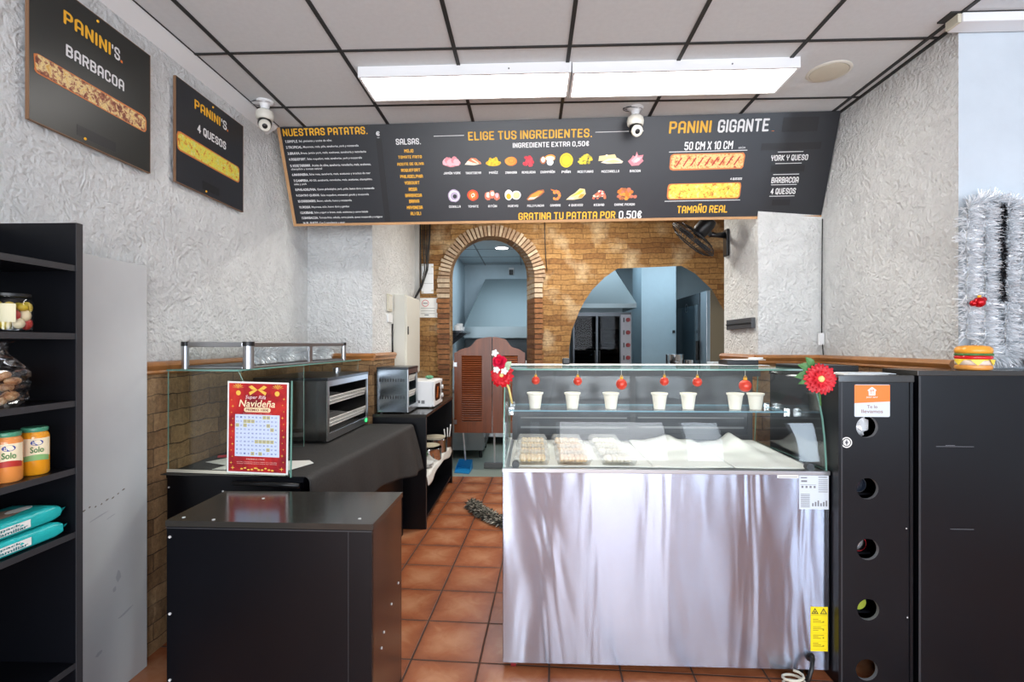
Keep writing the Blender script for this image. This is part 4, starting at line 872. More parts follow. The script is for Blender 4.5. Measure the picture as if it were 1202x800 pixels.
# things lying on the counter's top
g = G(); F = Frame((1.15, 2.70, 1.3885), (1, 0.05, 0), (-0.05, 1, 0))
t = thing('paper_stack', 'loose papers and a dark folder on the counter top, right end', 'papers', (1.28, 2.93, 1.389))
F = Frame((1.13, 2.87, 1.3885), (1, 0.03, 0), (-0.03, 1, 0))
g = G(); g.obox(F, 0.0, 0.18, 0.02, 0.15, 0, 0.028, 0.004); g.out('folder', 'dark', t)
g = G(); g.obox(F, 0.03, 0.21, 0.0, 0.16, 0.0285, 0.031); g.out('sheet', 'paper', t)
g = G(); g.tube([F.p(.12, .02, .037), F.p(.16, .0, .039), F.p(.20, .02, .039), F.p(.21, .06, .037)], .005, 8); g.out('white_clip', 'white', t, 180)
g = G(); g.box(0.19, 0.235, 2.94, 2.98, 1.3885, 1.425, 0.006); g.box(0.20, 0.225, 2.938, 2.94, 1.395, 1.415); tag(origin(g.out('card_reader', 'dark', None), (0.21, 2.96, 1.3885)), 'small black box standing on the counter top near its left', 'small box')

# ------------------------------------------------------------------ black cabinets on the right
def holed_panel(g, F, w, h, holes, r, d, n=24):
    """flat panel w x h with round holes (a, b) and thickness d, made of bands between holes"""
    zs = [0]; hs = sorted(holes, key=lambda q: q[1])
    def rect(a0, a1, b0, b1):
        if a1-a0 > 1e-5 and b1-b0 > 1e-5: g.poly([F.p(a0, b0, 0), F.p(a1, b0, 0), F.p(a1, b1, 0), F.p(a0, b1, 0)])
    y = 0
    for a, b in hs:
        s_ = r*1.35; lo = max(b-s_, 0); rect(0, w, y, lo); rect(0, a-s_, lo, b+s_); rect(a+s_, w, lo, b+s_)
        sq = []; ci = []
        for k in range(n):
            an = 2*PI*k/n; cx, cy = math.cos(an), math.sin(an); m = max(abs(cx), abs(cy))
            sq.append(F.p(a+s_*cx/m, max(lo, b+s_*cy/m), 0)); ci.append((a+r*cx, b+r*cy))
        for k in range(n):
            k2 = (k+1) % n; g.poly([sq[k], sq[k2], F.p(*ci[k2], 0), F.p(*ci[k], 0)]); m_ = g.mi; g.mi = 1; g.poly([F.p(*ci[k], 0), F.p(*ci[k2], 0), F.p(*ci[k2], -d), F.p(*ci[k], -d)]); g.mi = m_
        y = b+s_
    rect(0, w, y, h)
t = thing('bottle_cabinet', 'narrow black cabinet with five round holes beside the steel counter', 'cabinet', (1.515, 2.24, 0))
F = Frame((1.356, 2.24, 0), (1, 0, 0), (0, 0, 1)); cw_ = 0.318; chh = 1.371
g = G(); holed_panel(g, Frame((1.356+0.012, 2.24, 0), (1, 0, 0), (0, 0, 1)), cw_-0.024, chh-0.03, [(0.112, 0.075), (0.118, 0.34), (0.117, 0.605), (0.115, 0.872), (0.113, 1.143)], 0.047, 0.016)
g.out('front_panel', ['black', 'midgrey'], t, fix=False, label='black front with round holes')
g = G(); g.box(1.356, 1.368, 2.236, 2.86, 0, chh-0.03); g.out('side_panel', 'black', t)
g = G(); g.box(1.662, 1.674, 2.236, 2.86, 0, chh-0.03); g.out('side_panel', 'black', t)
g = G(); g.box(1.352, 1.678, 2.232, 2.866, chh-0.03, chh, 0.002); g.out('top_panel', 'blacktop', t)
g = G(); g.box(1.368, 1.662, 2.845, 2.86, 0, chh-0.03); g.out('back_panel', 'black', t)
g = G(); g.box(1.367, 1.373, 2.2355, 2.2395, 0, chh-0.03); g.out('edge_strip', 'edge', t, label='worn grey edge strip')
FC = Frame((1.356, 2.2395, 0), (1, 0, 0), (0, 0, 1))
def rrect(a0, a1, b0, b1, r, n=5):
    P = []
    for cx, cy, st in ((a1-r, b0+r, -PI/2), (a1-r, b1-r, 0), (a0+r, b1-r, PI/2), (a0+r, b0+r, PI)):
        P += [(cx+r*math.cos(st+PI/2*k/n), cy+r*math.sin(st+PI/2*k/n)) for k in range(n+1)]
    return P
g = G(); g.poly([FC.p(a, b, 0.0006) for a, b in rrect(0.070, 0.222, 1.188, 1.330, 0.006)]); st_ = g.out('delivery_sticker', 'paperblue', t, label='square orange and white delivery sticker')
g = G(); g.poly([FC.p(a, b, 0.001) for a, b in [(0.070, 1.248), (0.222, 1.256), (0.222, 1.328), (0.070, 1.328)]]); g.out('orange_field', mat('orange sticker', rgb(240, 122, 34), 0.4), st_)
g = G(); cx, cy = 0.145, 1.300
g.poly([FC.p(cx+a, cy+b, 0.0014) for a, b in ((-.014, -.018), (.014, -.018), (.015, .002), (.020, .004), (.014, .010), (.010, .013), (0, .020), (-.010, .013), (-.014, .010), (-.020, .004), (-.015, .002))])
g.text(FC, 'JUST EAT', cx-.025, cy-.030, cx+.025, cy-.0225, 0.0014, 0.02); g.out('house_emblem', 'paper', st_)
g = G(); g.rect(FC, cx-.0055, cx-.0035, cy-.012, cy+.008, .0018); g.rect(FC, cx-.0075, cx-.0015, cy+.000, cy+.002, .0018); g.rect(FC, cx-.0075, cx-.0063, cy, cy+.008, .0018); g.rect(FC, cx-.0027, cx-.0015, cy, cy+.008, .0018); g.rect(FC, cx+.0035, cx+.0055, cy-.012, cy+.008, .0018); g.disc(FC, cx+.0045, cy+.005, .0028, .0018, 10, .0045); g.out('cutlery_emblem', mat('orange sticker print', rgb(240, 122, 34), 0.4), st_)
g = G(); g.text(FC, 'Te lo', .124, 1.226, .168, 1.240, .0012, .008); g.text(FC, 'llevamos', .100, 1.205, .192, 1.2205, .0012, .008); g.out('lettering', mat('brown print', rgb(140, 100, 92), .6), st_)
g = G(); g.disc(FC, .036, 1.075, .026, .0006, 28); st_ = g.out('round_sticker', 'ink', t, label='small round black and white sticker')
g = G(); g.ring(FC, .036, 1.075, .019, .0235, .0012); g.disc(FC, .036, 1.075, .015, .0012, 18); g.out('ring_print', 'paper', st_)
g = G(); g.disc(FC, .036, 1.075, .007, .0018, 12); g.rect(FC, .034, .038, 1.063, 1.087, .0018); g.out('emblem_print', 'greytxt', st_)
for (a, b) in ((.292, .70), (.296, .31), (.014, .55)):
    g = G(); g.cyl(FC.p(a, b, 0), FC.p(a, b, .002), .003, n=10); g.out('screw', 'screw', t)
for i, (a, b, r, gg) in enumerate(((.06, .98, .0, 0),)): pass
# what is kept behind the holes
def inside(z, kind, label):
    x, y = 1.356+0.118+0.012, 2.30
    if kind == 'bag':
        g = G(); g.ball((x, y+.03, z), .045, 16, (1, 1.2, 1.2)); 
        for v in g.b.verts: v.co += Vector((random.uniform(-.008, .008), random.uniform(-.008, .008), random.uniform(-.008, .008)))
        return tag(origin(g.out('crumpled_bag', 'tinsel'), (x, y, z-.05)), label, 'bag')
    q = thing('stored_bottle', label, 'bottle', (x, y, z-.03))
    col = {'red': 'chrome', 'green': mat('yellow green glass', rgb(150, 160, 60), .15), 'dark': mat('dark glass', rgb(24, 30, 40), .08)}[kind]
    g = G(); g.lathe([(.001, 0), (.030, 0), (.033, .006), (.033, .15), (.028, .19), (.013, .22), (.013, .26), (.001, .26)], (x, y, z), (0, 1, 0), 24); g.out('bottle_body', col, q, 40)
    g = G(); g.lathe([(.0335, .004), (.034, .006), (.034, .02), (.0335, .022)], (x, y, z), (0, 1, 0), 24); g.out('label_band', 'red' if kind == 'red' else ('leaf' if kind == 'green' else 'grey'), q, 40)
    g = G(); g.box(x-.05, x+.05, y, y+.3, z-.046, z-.036); q2 = g.out('rest', 'black', t)
    g = G(); g.lathe([(.014, .255), (.014, .275), (.001, .276)], (x, y, z), (0, 1, 0), 16); g.out('cap', 'red', q, 40)
inside(1.143, 'bag', 'crumpled silvery bag behind the topmost round hole of the cabinet')
inside(0.872, 'dark', 'dark bottle behind the second round hole from the top')
inside(0.605, 'red', 'silvery bottle with red band behind the middle round hole')
inside(0.340, 'green', 'yellow green bottle behind the second round hole from below')
g = G(); F = Frame((1.38, 2.40, chh), (1, 0.06, 0), (-0.06, 1, 0)); t2 = thing('paper_stack', 'dark tray and papers on top of the narrow black cabinet', 'papers', (1.5, 2.6, chh))
g.obox(F, 0.0, 0.25, 0.10, 0.40, 0.0, 0.03, 0.004); g.out('tray', 'dark', t2)
g = G(); g.obox(Frame((1.40, 2.27, chh), (1, 0.1, 0), (-0.1, 1, 0)), 0, .21, 0, .15, 0, .003); g.out('sheet', 'paper', t2)
g = G(); g.obox(Frame((1.44, 2.30, chh+.003), (1, -0.15, 0), (0.15, 1, 0)), 0, .19, 0, .13, 0, .002); g.out('sheet', 'paperblue', t2)
# wide cabinet
t = thing('tall_cabinet', 'wide plain black cabinet in the right corner under the tinsel', 'cabinet', (2.03, 2.24, 0)); h2 = 1.392
g = G(); g.box(1.712, 2.55, 2.236, 2.250, 0, h2-0.022); g.out('front_panel', 'black', t)
g = G(); g.box(1.694, 1.712, 2.232, 2.44, 0, h2-0.022); g.out('side_panel', 'black', t)
g = G(); g.box(2.55, 2.568, 2.232, 2.44, 0, h2-0.022); g.out('side_panel', 'black', t)
g = G(); g.box(1.690, 2.572, 2.230, 2.45, h2-0.022, h2, 0.002); g.out('top_panel', 'blacktop', t, label='dark grey top')
g = G(); g.box(1.694, 1.703, 2.2295, 2.2318, 0, h2-0.024); g.out('edge_strip', 'edge', t)
g = G()
FW = Frame((1.712, 2.236, 0), (1, 0, 0), (0, 0, 1))
for a, b, l in ((.06, 1.06, .16), (.12, .70, .10), (.10, 1.065, .04)): g.rect(FW, a, a+l, b, b+.0016, .0006)
g.out('wipe_and_reflection_mark', 'greytxt', t)  # pale lines for wipe marks and painted reflections on the front
# burger ornament
bt = thing('burger_ornament', 'toy burger ornament standing on the black cabinet', 'ornament', (1.985, 2.30, h2)); BS = 0.80; bc = Vector((1.985, 2.30, h2))
g = G(); g.lathe([(.06, 0), (.078, .003), (.082, .012), (.079, .022), (.06, .024)], bc, n=36, f=lambda a, i: BS); g.out('bottom_bun', mat('orange bun', rgb(222, 150, 70), .35), bt, 60)
g = G(); g.lathe([(.07, .022), (.078, .025), (.080, .032), (.078, .042), (.07, .046)], bc, n=36, f=lambda a, i: BS); g.out('patty', mat('pale patty', rgb(222, 206, 190), .4), bt, 60)
g = G(); g.obox(Frame(bc+Vector((0, 0, .045)), (1, .9, 0), (-.9, 1, 0)), -.054, .054, -.054, .054, 0, .004)
for a in (PI/4*k for k in (0, 2, 4, 6)):
    a += math.atan(.9); d = Vector((math.cos(a), math.sin(a), 0)); s_ = Vector((-d.y, d.x, 0))
for k in range(4):
    a = -PI/2+(k-1.5)*1.0; d = Vector((math.cos(a), math.sin(a), 0)); s_ = Vector((-d.y, d.x, 0))
    g.prism([bc+d*.066+s_*.024+Vector((0, 0, .047)), bc+d*.066-s_*.024+Vector((0, 0, .047)), bc+d*.068+Vector((0, 0, .022))], d*.002)
g.out('cheese', mat('yellow cheese', rgb(246, 218, 70), .4), bt)
g = G(); g.lathe([(.06, .049), (.080, .05), (.084, .057), (.080, .064), (.06, .066)], bc, n=36, f=lambda a, i: BS); g.out('tomato', mat('glossy red layer', rgb(206, 24, 34), .2), bt, 60)
g = G(); g.lathe([(.06, .066), (.080, .065), (.083, .069), (.078, .075), (.06, .076)], bc, n=60, f=lambda a, i: BS*(1+.035*math.sin(a*11) if i in (1, 2, 3) else 1)); g.out('lettuce', 'leaf', bt, 180)
g = G(); g.lathe([(.07, .073), (.080, .076), (.083, .086), (.080, .098), (.066, .107), (.04, .110), (.001, .111)], bc, n=36, f=lambda a, i: BS); tb = g.out('top_bun', mat('golden bun', rgb(232, 160, 52), .3), bt, 180)
g = G()
for k in range(40):
    a = random.uniform(0, 2*PI); r = random.uniform(0, .052); z = .111-.004*(r/.053)**2*1.6
    g.ball(bc+Vector((r*math.cos(a), r*math.sin(a), z-.0005)), .0035, 6, (1.3, .8, .6))
g.out('sesame_seeds', mat('brown seeds', rgb(150, 84, 34), .5), tb, 180, kind='stuff')

# ------------------------------------------------------------------ tinsel
def tinsel_blades(g, path, rad, count, w=0.0022, seed=1, wall=None, closed=False):
    rnd = random.Random(seed); path = [Vector(p) for p in path]
    L = [0]
    for a, b in zip(path, path[1:]): L.append(L[-1]+(b-a).length)
    for k in range(count):
        s_ = rnd.uniform(0, L[-1]); i = max(j for j in range(len(L)) if L[j] <= s_+1e-9); i = min(i, len(path)-2)
        t_ = (s_-L[i])/(L[i+1]-L[i]); p = path[i].lerp(path[i+1], t_); d = (path[i+1]-path[i]).normalized()
        v = Vector((rnd.gauss(0, 1), rnd.gauss(0, 1), rnd.gauss(0, 1))); v -= d*v.dot(d)*.75
        if v.length < .1: continue
        v.normalize()
        if wall is not None and v.dot(wall) < -.2: v -= wall*2*v.dot(wall)
        r = rad*rnd.uniform(.55, 1.05); s2 = v.cross(Vector((rnd.gauss(0, 1), rnd.gauss(0, 1), rnd.gauss(0, 1)))).normalized()*w*rnd.uniform(.7, 1.3)
        bend = Vector((0, 0, -.012*rnd.random())); m = p+v*r*.55+bend*.3; e = p+v*r+bend
        g.poly([p-s2*.6, p+s2*.6, m+s2, m-s2]); g.poly([m-s2, m+s2, e+s2*.2, e-s2*.2])
gt = thing('tinsel_garland', 'thick silver tinsel garland hung in loops on the right wall', 'garland', (2.2, 2.44, 1.40))
yw = 2.425
p1 = [(2.055+.004*math.sin(i), yw-.01, 2.15-.036*i) for i in range(18)]; top = [(2.07, yw, 2.15), (2.12, yw, 2.18), (2.18, yw, 2.185), (2.26, yw, 2.16), (2.34, yw, 2.12)]
lp2 = [(2.135, yw-.012, 2.15-.037*i) for i in range(20)]; lp3 = [(2.235+.006*math.sin(i*.7), yw-.01, 2.14-.037*i) for i in range(20)]; lp4 = [(2.30, yw-.012, 2.12-.037*i) for i in range(19)]; lp5 = [(2.37, yw-.01, 2.08-.037*i) for i in range(18)]
bot = [(2.09, yw, 1.475), (2.15, yw, 1.46), (2.22, yw, 1.456), (2.30, yw, 1.456), (2.36, yw, 1.458)]
wn_ = Vector((0, -1, 0))
for i, (p, n_) in enumerate(((p1, 1300), (top, 900), (lp2, 1500), (lp3, 1500), (lp4, 1400), (lp5, 1300), (bot, 1300))):
    g = G(); tinsel_blades(g, p, .066, int(n_*1.1), .0026, 20+i, wn_); [setattr(v.co, 'z', max(v.co.z, 1.397+abs(v.co.x-2.2)*.02)) for v in g.b.verts]; r_ = g.out('tinsel_strand', 'tinsel', gt, fix=False)
    g = G(); g.tube(p, .003, 5); g.out('core_wire', 'wire', r_, 180)
g = G(); pd = [(2.184+.004*math.sin(i), yw-.045, 2.155-.032*i) for i in range(15)]; tinsel_blades(g, pd, .022, 900, .002, 40, wn_); g.tube(pd, .004, 5)
tag(origin(g.out('dark_garland', 'darktinsel', None, fix=False), (2.184, yw, 1.72)), 'thin black garland strand hanging between the silver tinsel loops', 'garland')
for (x, z, l, r) in ((2.063, 1.700, 'shiny red bauble hung on the left edge of the silver tinsel', .024), (2.296, 1.424, 'red bauble at the lower right of the silver tinsel', .026)):
    t = thing('tinsel_bauble', l, 'bauble', (x, 2.37, z))
    g = G(); g.ball((x, 2.36, z), r, 20); g.out('ball', 'redbauble', t, 180)
    g = G(); g.cyl((x, 2.36, z+r*.95), (x, 2.36, z+r*1.35), .007, n=12); g.out('cap', 'gold', t, 40)
    if x < 2.2:
        g = G(); g.ball((x-.022, 2.365, z-.004), r*.6, 16); g.ball((x+.018, 2.36, z+.012), r*.55, 16); g.out('small_balls', 'redbauble', t, 180)
# cable with an inline box in the right corner
t = thing('corner_cable', 'thin dark cable with a white junction box in the right corner', 'cable', (2.03, 3.55, 1.40))
g = G(); g.tube([(2.046, 3.556, 2.385), (2.045, 3.56, 2.0), (2.043, 3.56, 1.58)], .004, 6); g.tube([(2.043, 3.552, 1.51), (2.04, 3.535, 1.44), (2.035, 3.525, 1.38)], .004, 6); g.out('cord', 'dark', t, 180)
g = G(); g.box(2.018, 2.056, 3.548, 3.566, 1.50, 1.585, .003); g.box(2.024, 2.046, 3.545, 3.548, 1.56, 1.568); g.out('junction_box', 'white', t)
# black slotted holder on the right pier
t = thing('wall_strip', 'black slotted holder strip on the side of the right pier', 'wall holder', (1.60, 3.85, 1.66))
g = G(); g.box(1.586, 1.616, 3.625, 4.08, 1.622, 1.70, .004); g.out('body', 'grey', t)
g = G(); g.box(1.580, 1.586, 3.63, 4.075, 1.657, 1.665); g.out('slot', 'dark', t)
# wall fan
t = thing('wall_fan', 'black wall fan tilted downwards below the menu sign', 'fan', (1.616, 4.12, 2.22))
g = G(); g.box(1.590, 1.616, 4.085, 4.165, 2.225, 2.445, .008); g.out('mount_plate', 'dark', t)
fn_ = Vector((-.60, .34, -.72)).normalized(); fc = Vector((1.31, 4.04, 2.352)); hub = fc-fn_*.10
g = G(); g.tube([(1.592, 4.125, 2.40), (1.52, 4.11, 2.395), (1.46, 4.09, 2.40)], [.028, .018, .022], 12); g.out('arm', 'dark', t, 180)
g = G(); g.lathe([(.03, -.02), (.055, 0), (.062, .03), (.062, .11), (.05, .145), (.02, .155)], fc-fn_*.05, -fn_, 24); mo = g.out('motor_housing', 'dark', t, 40)
g = G(); g.tube([fc-fn_*.14, Vector((1.46, 4.09, 2.40))], .018, 10); g.out('tilt_joint', 'grey', mo, 180)
q = fn_.to_track_quat('Z', 'Y'); g = G()
def ringp(r, h, n=40): return [fc+q @ Vector((r*math.cos(2*PI*i/n), r*math.sin(2*PI*i/n), h)) for i in range(n)]
for r, h in ((.205, 0), (.205, .012), (.15, .045), (.09, .058), (.15, -.045), (.09, -.055)): g.tube(ringp(r, h), .0035, 5, True)
for k in range(44):
    a = 2*PI*k/44; e = Vector((math.cos(a), math.sin(a), 0))
    g.tube([fc+q @ (e*.03+Vector((0, 0, .062))), fc+q @ (e*.12+Vector((0, 0, .055))), fc+q @ (e*.18+Vector((0, 0, .03))), fc+q @ (e*.205)], .0016, 4)
    g.tube([fc+q @ (e*.05+Vector((0, 0, -.056))), fc+q @ (e*.12+Vector((0, 0, -.052))), fc+q @ (e*.18+Vector((0, 0, -.03))), fc+q @ (e*.205)], .0016, 4)
g.disc(Frame(fc+fn_*.064, q @ Vector((1, 0, 0)), q @ Vector((0, 1, 0))), 0, 0, .035, 0, 20); g.out('grille', 'dark', t, 180, fix=False)
for k in range(4):
    a = 2*PI*k/4+.4; e = Vector((math.cos(a), math.sin(a), 0)); s_ = Vector((-math.sin(a), math.cos(a), 0)); g = G()
    g.poly([fc+q @ (e*.03-s_*.02+Vector((0, 0, -.012))), fc+q @ (e*.10-s_*.055+Vector((0, 0, -.02))), fc+q @ (e*.175-s_*.05+Vector((0, 0, -.018))), fc+q @ (e*.185+s_*.03+Vector((0, 0, .012))), fc+q @ (e*.10+s_*.045+Vector((0, 0, .016))), fc+q @ (e*.03+s_*.02+Vector((0, 0, .012)))])
    o = g.out('blade', 'grey', t, fix=False); m_ = o.modifiers.new('thickness', 'SOLIDIFY'); m_.thickness = .003

g = G(); g.tube([(0.16, 5.632, 3.0), (0.165, 5.632, 2.75), (0.175, 5.632, 2.5), (0.19, 5.634, 2.33)], .005, 6); tag(origin(g.out('wall_cable', 'dark', None, 180), (0.17, 5.632, 2.33)), 'thin black cable on the bricks right of the arched doorway', 'cable')

# ------------------------------------------------------------------ left: black shelf unit with groceries
SX = -1.512
t = thing('shelf_unit', 'tall black open shelf unit against the left wall', 'shelf unit', (-1.68, 1.1, 0))
ZT = 1.912
g = G(); g.box(XL+.03, SX, 1.60, 1.622, 0, ZT); g.out('side_panel', 'black', t)
g = G(); g.box(SX-.001, SX+.0015, 1.599, 1.623, 0, ZT); g.out('edge_strip', 'edge', t, label='dark grey edge')
g = G(); g.box(XL+.03, SX, 0.55, 0.572, 0, ZT); g.out('side_panel', 'black', t)
g = G(); g.box(XL+.024, XL+.03, 0.55, 1.622, 0, ZT); g.out('back_panel', 'black', t)
SH = [1.770, 1.544, 1.320, 1.096, 0.883, 0.446]
for z in SH:
    g = G(); g.box(XL+.03, SX-.004, 0.572, 1.60, z-.020, z, .001); b_ = g.out('shelf', 'black', t)
    g = G(); g.box(SX-.0045, SX-.0025, 0.572, 1.60, z-.020, z); g.out('shelf_edge', 'edge', b_)
# jar of pickles
def jar(name, label, x, y, z, r, h, glassm, fills, lidm, group=None, lab=None):
    t = thing(name, label, 'jar', (x, y, z), group); c = Vector((x, y, z))
    g = G(); g.lathe([(.001, 0), (r*.9, 0), (r, .006), (r, h*.80), (r*.92, h*.87), (r*.84, h*.9), (r*.84, h*.93)], c, n=32); g.out('glass', glassm, t, 40)
    g = G(); g.lathe([(r*.88, h*.91), (r*.90, h*.92), (r*.90, h*.985), (r*.86, h), (.001, h)], c, n=32); g.out('lid', lidm, t, 40)
    if fills:
        rnd = random.Random(hash(name) % 97); g = G()
        ms = [mat(name+' filling '+str(i), q_, .4) for i, q_ in enumerate(fills)]
        k = 0; zz = .026
        while zz < h*.78:
            for a in range(7):
                an = 2*PI*a/7+zz*60; g.mi = rnd.randrange(len(ms)); g.ball(c+Vector((r*.66*math.cos(an), r*.66*math.sin(an), zz)), r*.30, 9, (1, 1, rnd.uniform(.8, 1.3)))
            zz += r*.48
        g.out('contents', ms, t, 180, label='mixed pickles')
    return t
jt = jar('pickle_jar', 'glass jar of mixed pickles on the upper shelf', -1.592, 1.465, SH[1]+.0008, .052, .118, 'film', [rgb(196, 170, 40), rgb(170, 150, 50), rgb(176, 44, 34), rgb(222, 208, 170), rgb(206, 180, 70)], 'dark')
g = G()
for k in range(8):
    a0 = -1.35+.09*k; a1 = a0+.09; r = .0528; c = Vector((-1.585, 1.465, SH[1]))
    g.poly([c+Vector((r*math.cos(a0), r*math.sin(a0), .03)), c+Vector((r*math.cos(a1), r*math.sin(a1), .03)), c+Vector((r*math.cos(a1), r*math.sin(a1), .085)), c+Vector((r*math.cos(a0), r*math.sin(a0), .085))])
g.out('paper_label', mat('pale jar label', rgb(214, 206, 170), .5), jt, 180)
# bag of rolls
def crumple(g, seed, amp):
    rnd = random.Random(seed)
    for v in g.b.verts: v.co += Vector((rnd.uniform(-amp, amp), rnd.uniform(-amp, amp), rnd.uniform(-amp, amp)))
bg_ = thing('snack_bag', 'clear bag of biscuits slumped on the shelf below the pickle jar', 'bag', (-1.60, 1.42, SH[2]))
bc = Vector((-1.60, 1.42, SH[2]))
def bagpt(u, v):
    a = 2*PI*u; w = .5+.5*math.cos(PI*max(0, v-.55)/.45) if v > .55 else 1
    r = (.35+.65*w)*(1-.12*max(0, .15-v)/.15)
    return bc+Vector((.062*r*math.cos(a), .085*r*math.sin(a), .180*v+.001))
g = G(); g.grid(bagpt, 28, 16); bmesh.ops.remove_doubles(g.b, verts=g.b.verts, dist=1e-5); rnd = random.Random(4)
for v in g.b.verts:
    if v.co.z > bc.z+.01: v.co += Vector((rnd.uniform(-.009, .009), rnd.uniform(-.009, .009), rnd.uniform(-.004, .004)))
g.out('film', 'bagfilm', bg_, None, label='clear shiny film')
g = G(); rnd = random.Random(2)
for k in range(16):
    a = rnd.uniform(0, 2*PI); g.ball(bc+Vector((.032*math.cos(a), .05*math.sin(a), .018+.0052*k)), .019, 9, (1, 1.2, .7))
g.out('biscuits', mottled('toasted biscuit', [rgb(150, 96, 56), rgb(196, 148, 100), rgb(220, 186, 140)], 40, .7, .3), bg_, 180)
g = G()
for k in range(6): leaf(g, bc+Vector((0, 0, .165)), bc+Vector((.05*math.cos(k*1.05), .05*math.sin(k*1.05), .198)), .016, (0, 0, 1), .004)
g.out('bag_neck', 'bagfilm', bg_, None, fix=False)
# baby food jars
def foodjar(label, x, y, food, band):
    t = jar('food_jar', label, x, y, SH[3]+.0008, .036, .148, mat('jar filling '+band[0], food, .15, spec=.7), None, mat('green jar lid', rgb(70, 140, 110), .3), 'food jars with green lids')
    c = Vector((x, y, SH[3])); fa = -.62
    def band_(r, a0, a1, z0, z1, m, nm, n=16, arcb=0.0, arct=0.0):
        g = G()
        for k in range(n):
            u0 = k/n; u1 = (k+1)/n; A = a0+(a1-a0)*u0; B_ = a0+(a1-a0)*u1
            f = lambda u, z, c_: z+c_*math.sin(PI*u)
            g.poly([c+Vector((r*math.cos(A), r*math.sin(A), f(u0, z0, arcb))), c+Vector((r*math.cos(B_), r*math.sin(B_), f(u1, z0, arcb))), c+Vector((r*math.cos(B_), r*math.sin(B_), f(u1, z1, arct))), c+Vector((r*math.cos(A), r*math.sin(A), f(u0, z1, arct)))])
        return g.out(nm, m, t, 180)
    lb = band_(.0364, fa-1.1, fa+1.1, .060, .116, mat('cream jar label', rgb(236, 222, 188), .5), 'paper_label', arcb=-.012)
    band_(.0367, fa-.95, fa+.95, .044, .060, mat('band '+band[0], band[1], .5), 'flavour_band', arcb=.004, arct=.006)
    g = G(); n = 20; q_ = []
    for k in range(n):
        a = 2*PI*k/n; A = fa+.42*math.cos(a); q_.append(c+Vector((.0369*math.cos(A), .0369*math.sin(A), .103+.009*math.sin(a))))
    g.poly(q_); g.out('blue_oval', mat('navy oval', rgb(36, 60, 140), .4), lb)
    d = Vector((math.cos(fa), math.sin(fa), 0)); F = Frame(c+d*.0366, (-d.y, d.x, 0), (0, 0, 1))
    g = G(); g.text(F, 'Hero', -.010, .0985, .010, .108, .0012, .01); g.out('lettering', 'paper', lb)
    g = G(); g.text(F, 'Solo', -.016, .072, .016, .091, .0012, .02); g.out('lettering', 'leaf', lb, label='green word')
    return t
foodjar('orange food jar with red flavour band and green lid on the shelf', -1.572, 1.435, rgb(222, 140, 70), ('red', rgb(176, 44, 34)))
foodjar('yellow orange food jar with green flavour band, nearer the shelf end', -1.575, 1.522, rgb(226, 150, 30), ('green', rgb(130, 176, 110)))
foodjar('food jar cut off by the left edge of the photo on the shelf', -1.575, 1.345, rgb(222, 140, 70), ('rust', rgb(176, 84, 44)))
# teal biscuit packs
def pack(label, z, dx, rot, seed, y=1.432):
    t = thing('biscuit_pack', label, 'packet', (-1.60, y, z), 'teal packets on the lower shelf')
    L, w, h = .135, .076, .052
    def fn(u, v):
        # rounded pillow cross-section with pinched ends
        a = 2*PI*v; e = 1-.3*max(0, abs(2*u-1)-.86)/.14
        cx = (1 if math.cos(a) > 0 else -1)*abs(math.cos(a))**.35; cz = (1 if math.sin(a) > 0 else -1)*abs(math.sin(a))**.35
        return Vector((w*cx*(1-.04*(1-e)), -L+2*L*u, h/2+h/2*cz*e))
    g = G(); g.grid(fn, 22, 30); bmesh.ops.remove_doubles(g.b, verts=g.b.verts, dist=1e-5); rnd = random.Random(seed)
    for v in g.b.verts:
        if v.co.z > .012: v.co += Vector((rnd.uniform(-.002, .002), 0, rnd.uniform(-.002, 0)))
    for v in g.b.verts: v.co += Vector((-1.60, y, z))
    g.out('wrapper', 'teal', t, 50)
    c = Vector((-1.60, y, z))
    F = Frame(c+Vector((w+.0012, 0, 0)), (0, 1, 0), (0, 0, 1))
    g = G(); g.rect(F, -.08, .03, .012, .036, .0); lb = g.out('side_label', 'paper', t)
    g = G(); g.text(F, 'pack', -.06, .025, .0, .034, .001, .02); g.text(F, 'familiar', -.07, .014, .02, .0235, .001, .02); g.out('lettering', 'tealdark', lb)
    F = Frame(c+Vector((0, 0, h+.0008)), (0, 1, 0), (-1, 0, 0))
    g = G(); g.disc(F, .0, .0, .07, 0, 20, .04); g.out('biscuit_picture', 'skygrey', t)
    g = G(); g.disc(F, .06, -.01, .04, .0006, 16, .02); g.out('top_print', 'paper', t)
    g = G(); g.disc(F, -.08, .01, .03, .0006, 16, .02); g.out('top_print', 'paper', t)
    g = G()
    for s_ in (-1, 1):
        n = 14
        for k in range(n):
            x0 = -w*.9+1.8*w*k/n; x1 = x0+1.8*w/n; zz = [h*.5+.006*(-1)**k, h*.5-.006*(-1)**k]
            g.poly([c+Vector((x0, s_*L, zz[0])), c+Vector((x1, s_*L, zz[1])), c+Vector((x1, s_*(L+.022), zz[1])), c+Vector((x0, s_*(L+.022), zz[0]))])
    g.out('crimped_end', 'teal', t, None, fix=False)
    t.rotation_euler.z = rot; t.location.x += dx
    return t
pack('teal biscuit packet lying on the lower shelf, under the other one', SH[4]+.0005, .0, .0, 1)
pack('teal biscuit packet lying on top of the other on the lower shelf', SH[4]+.054, -.004, .03, 2)
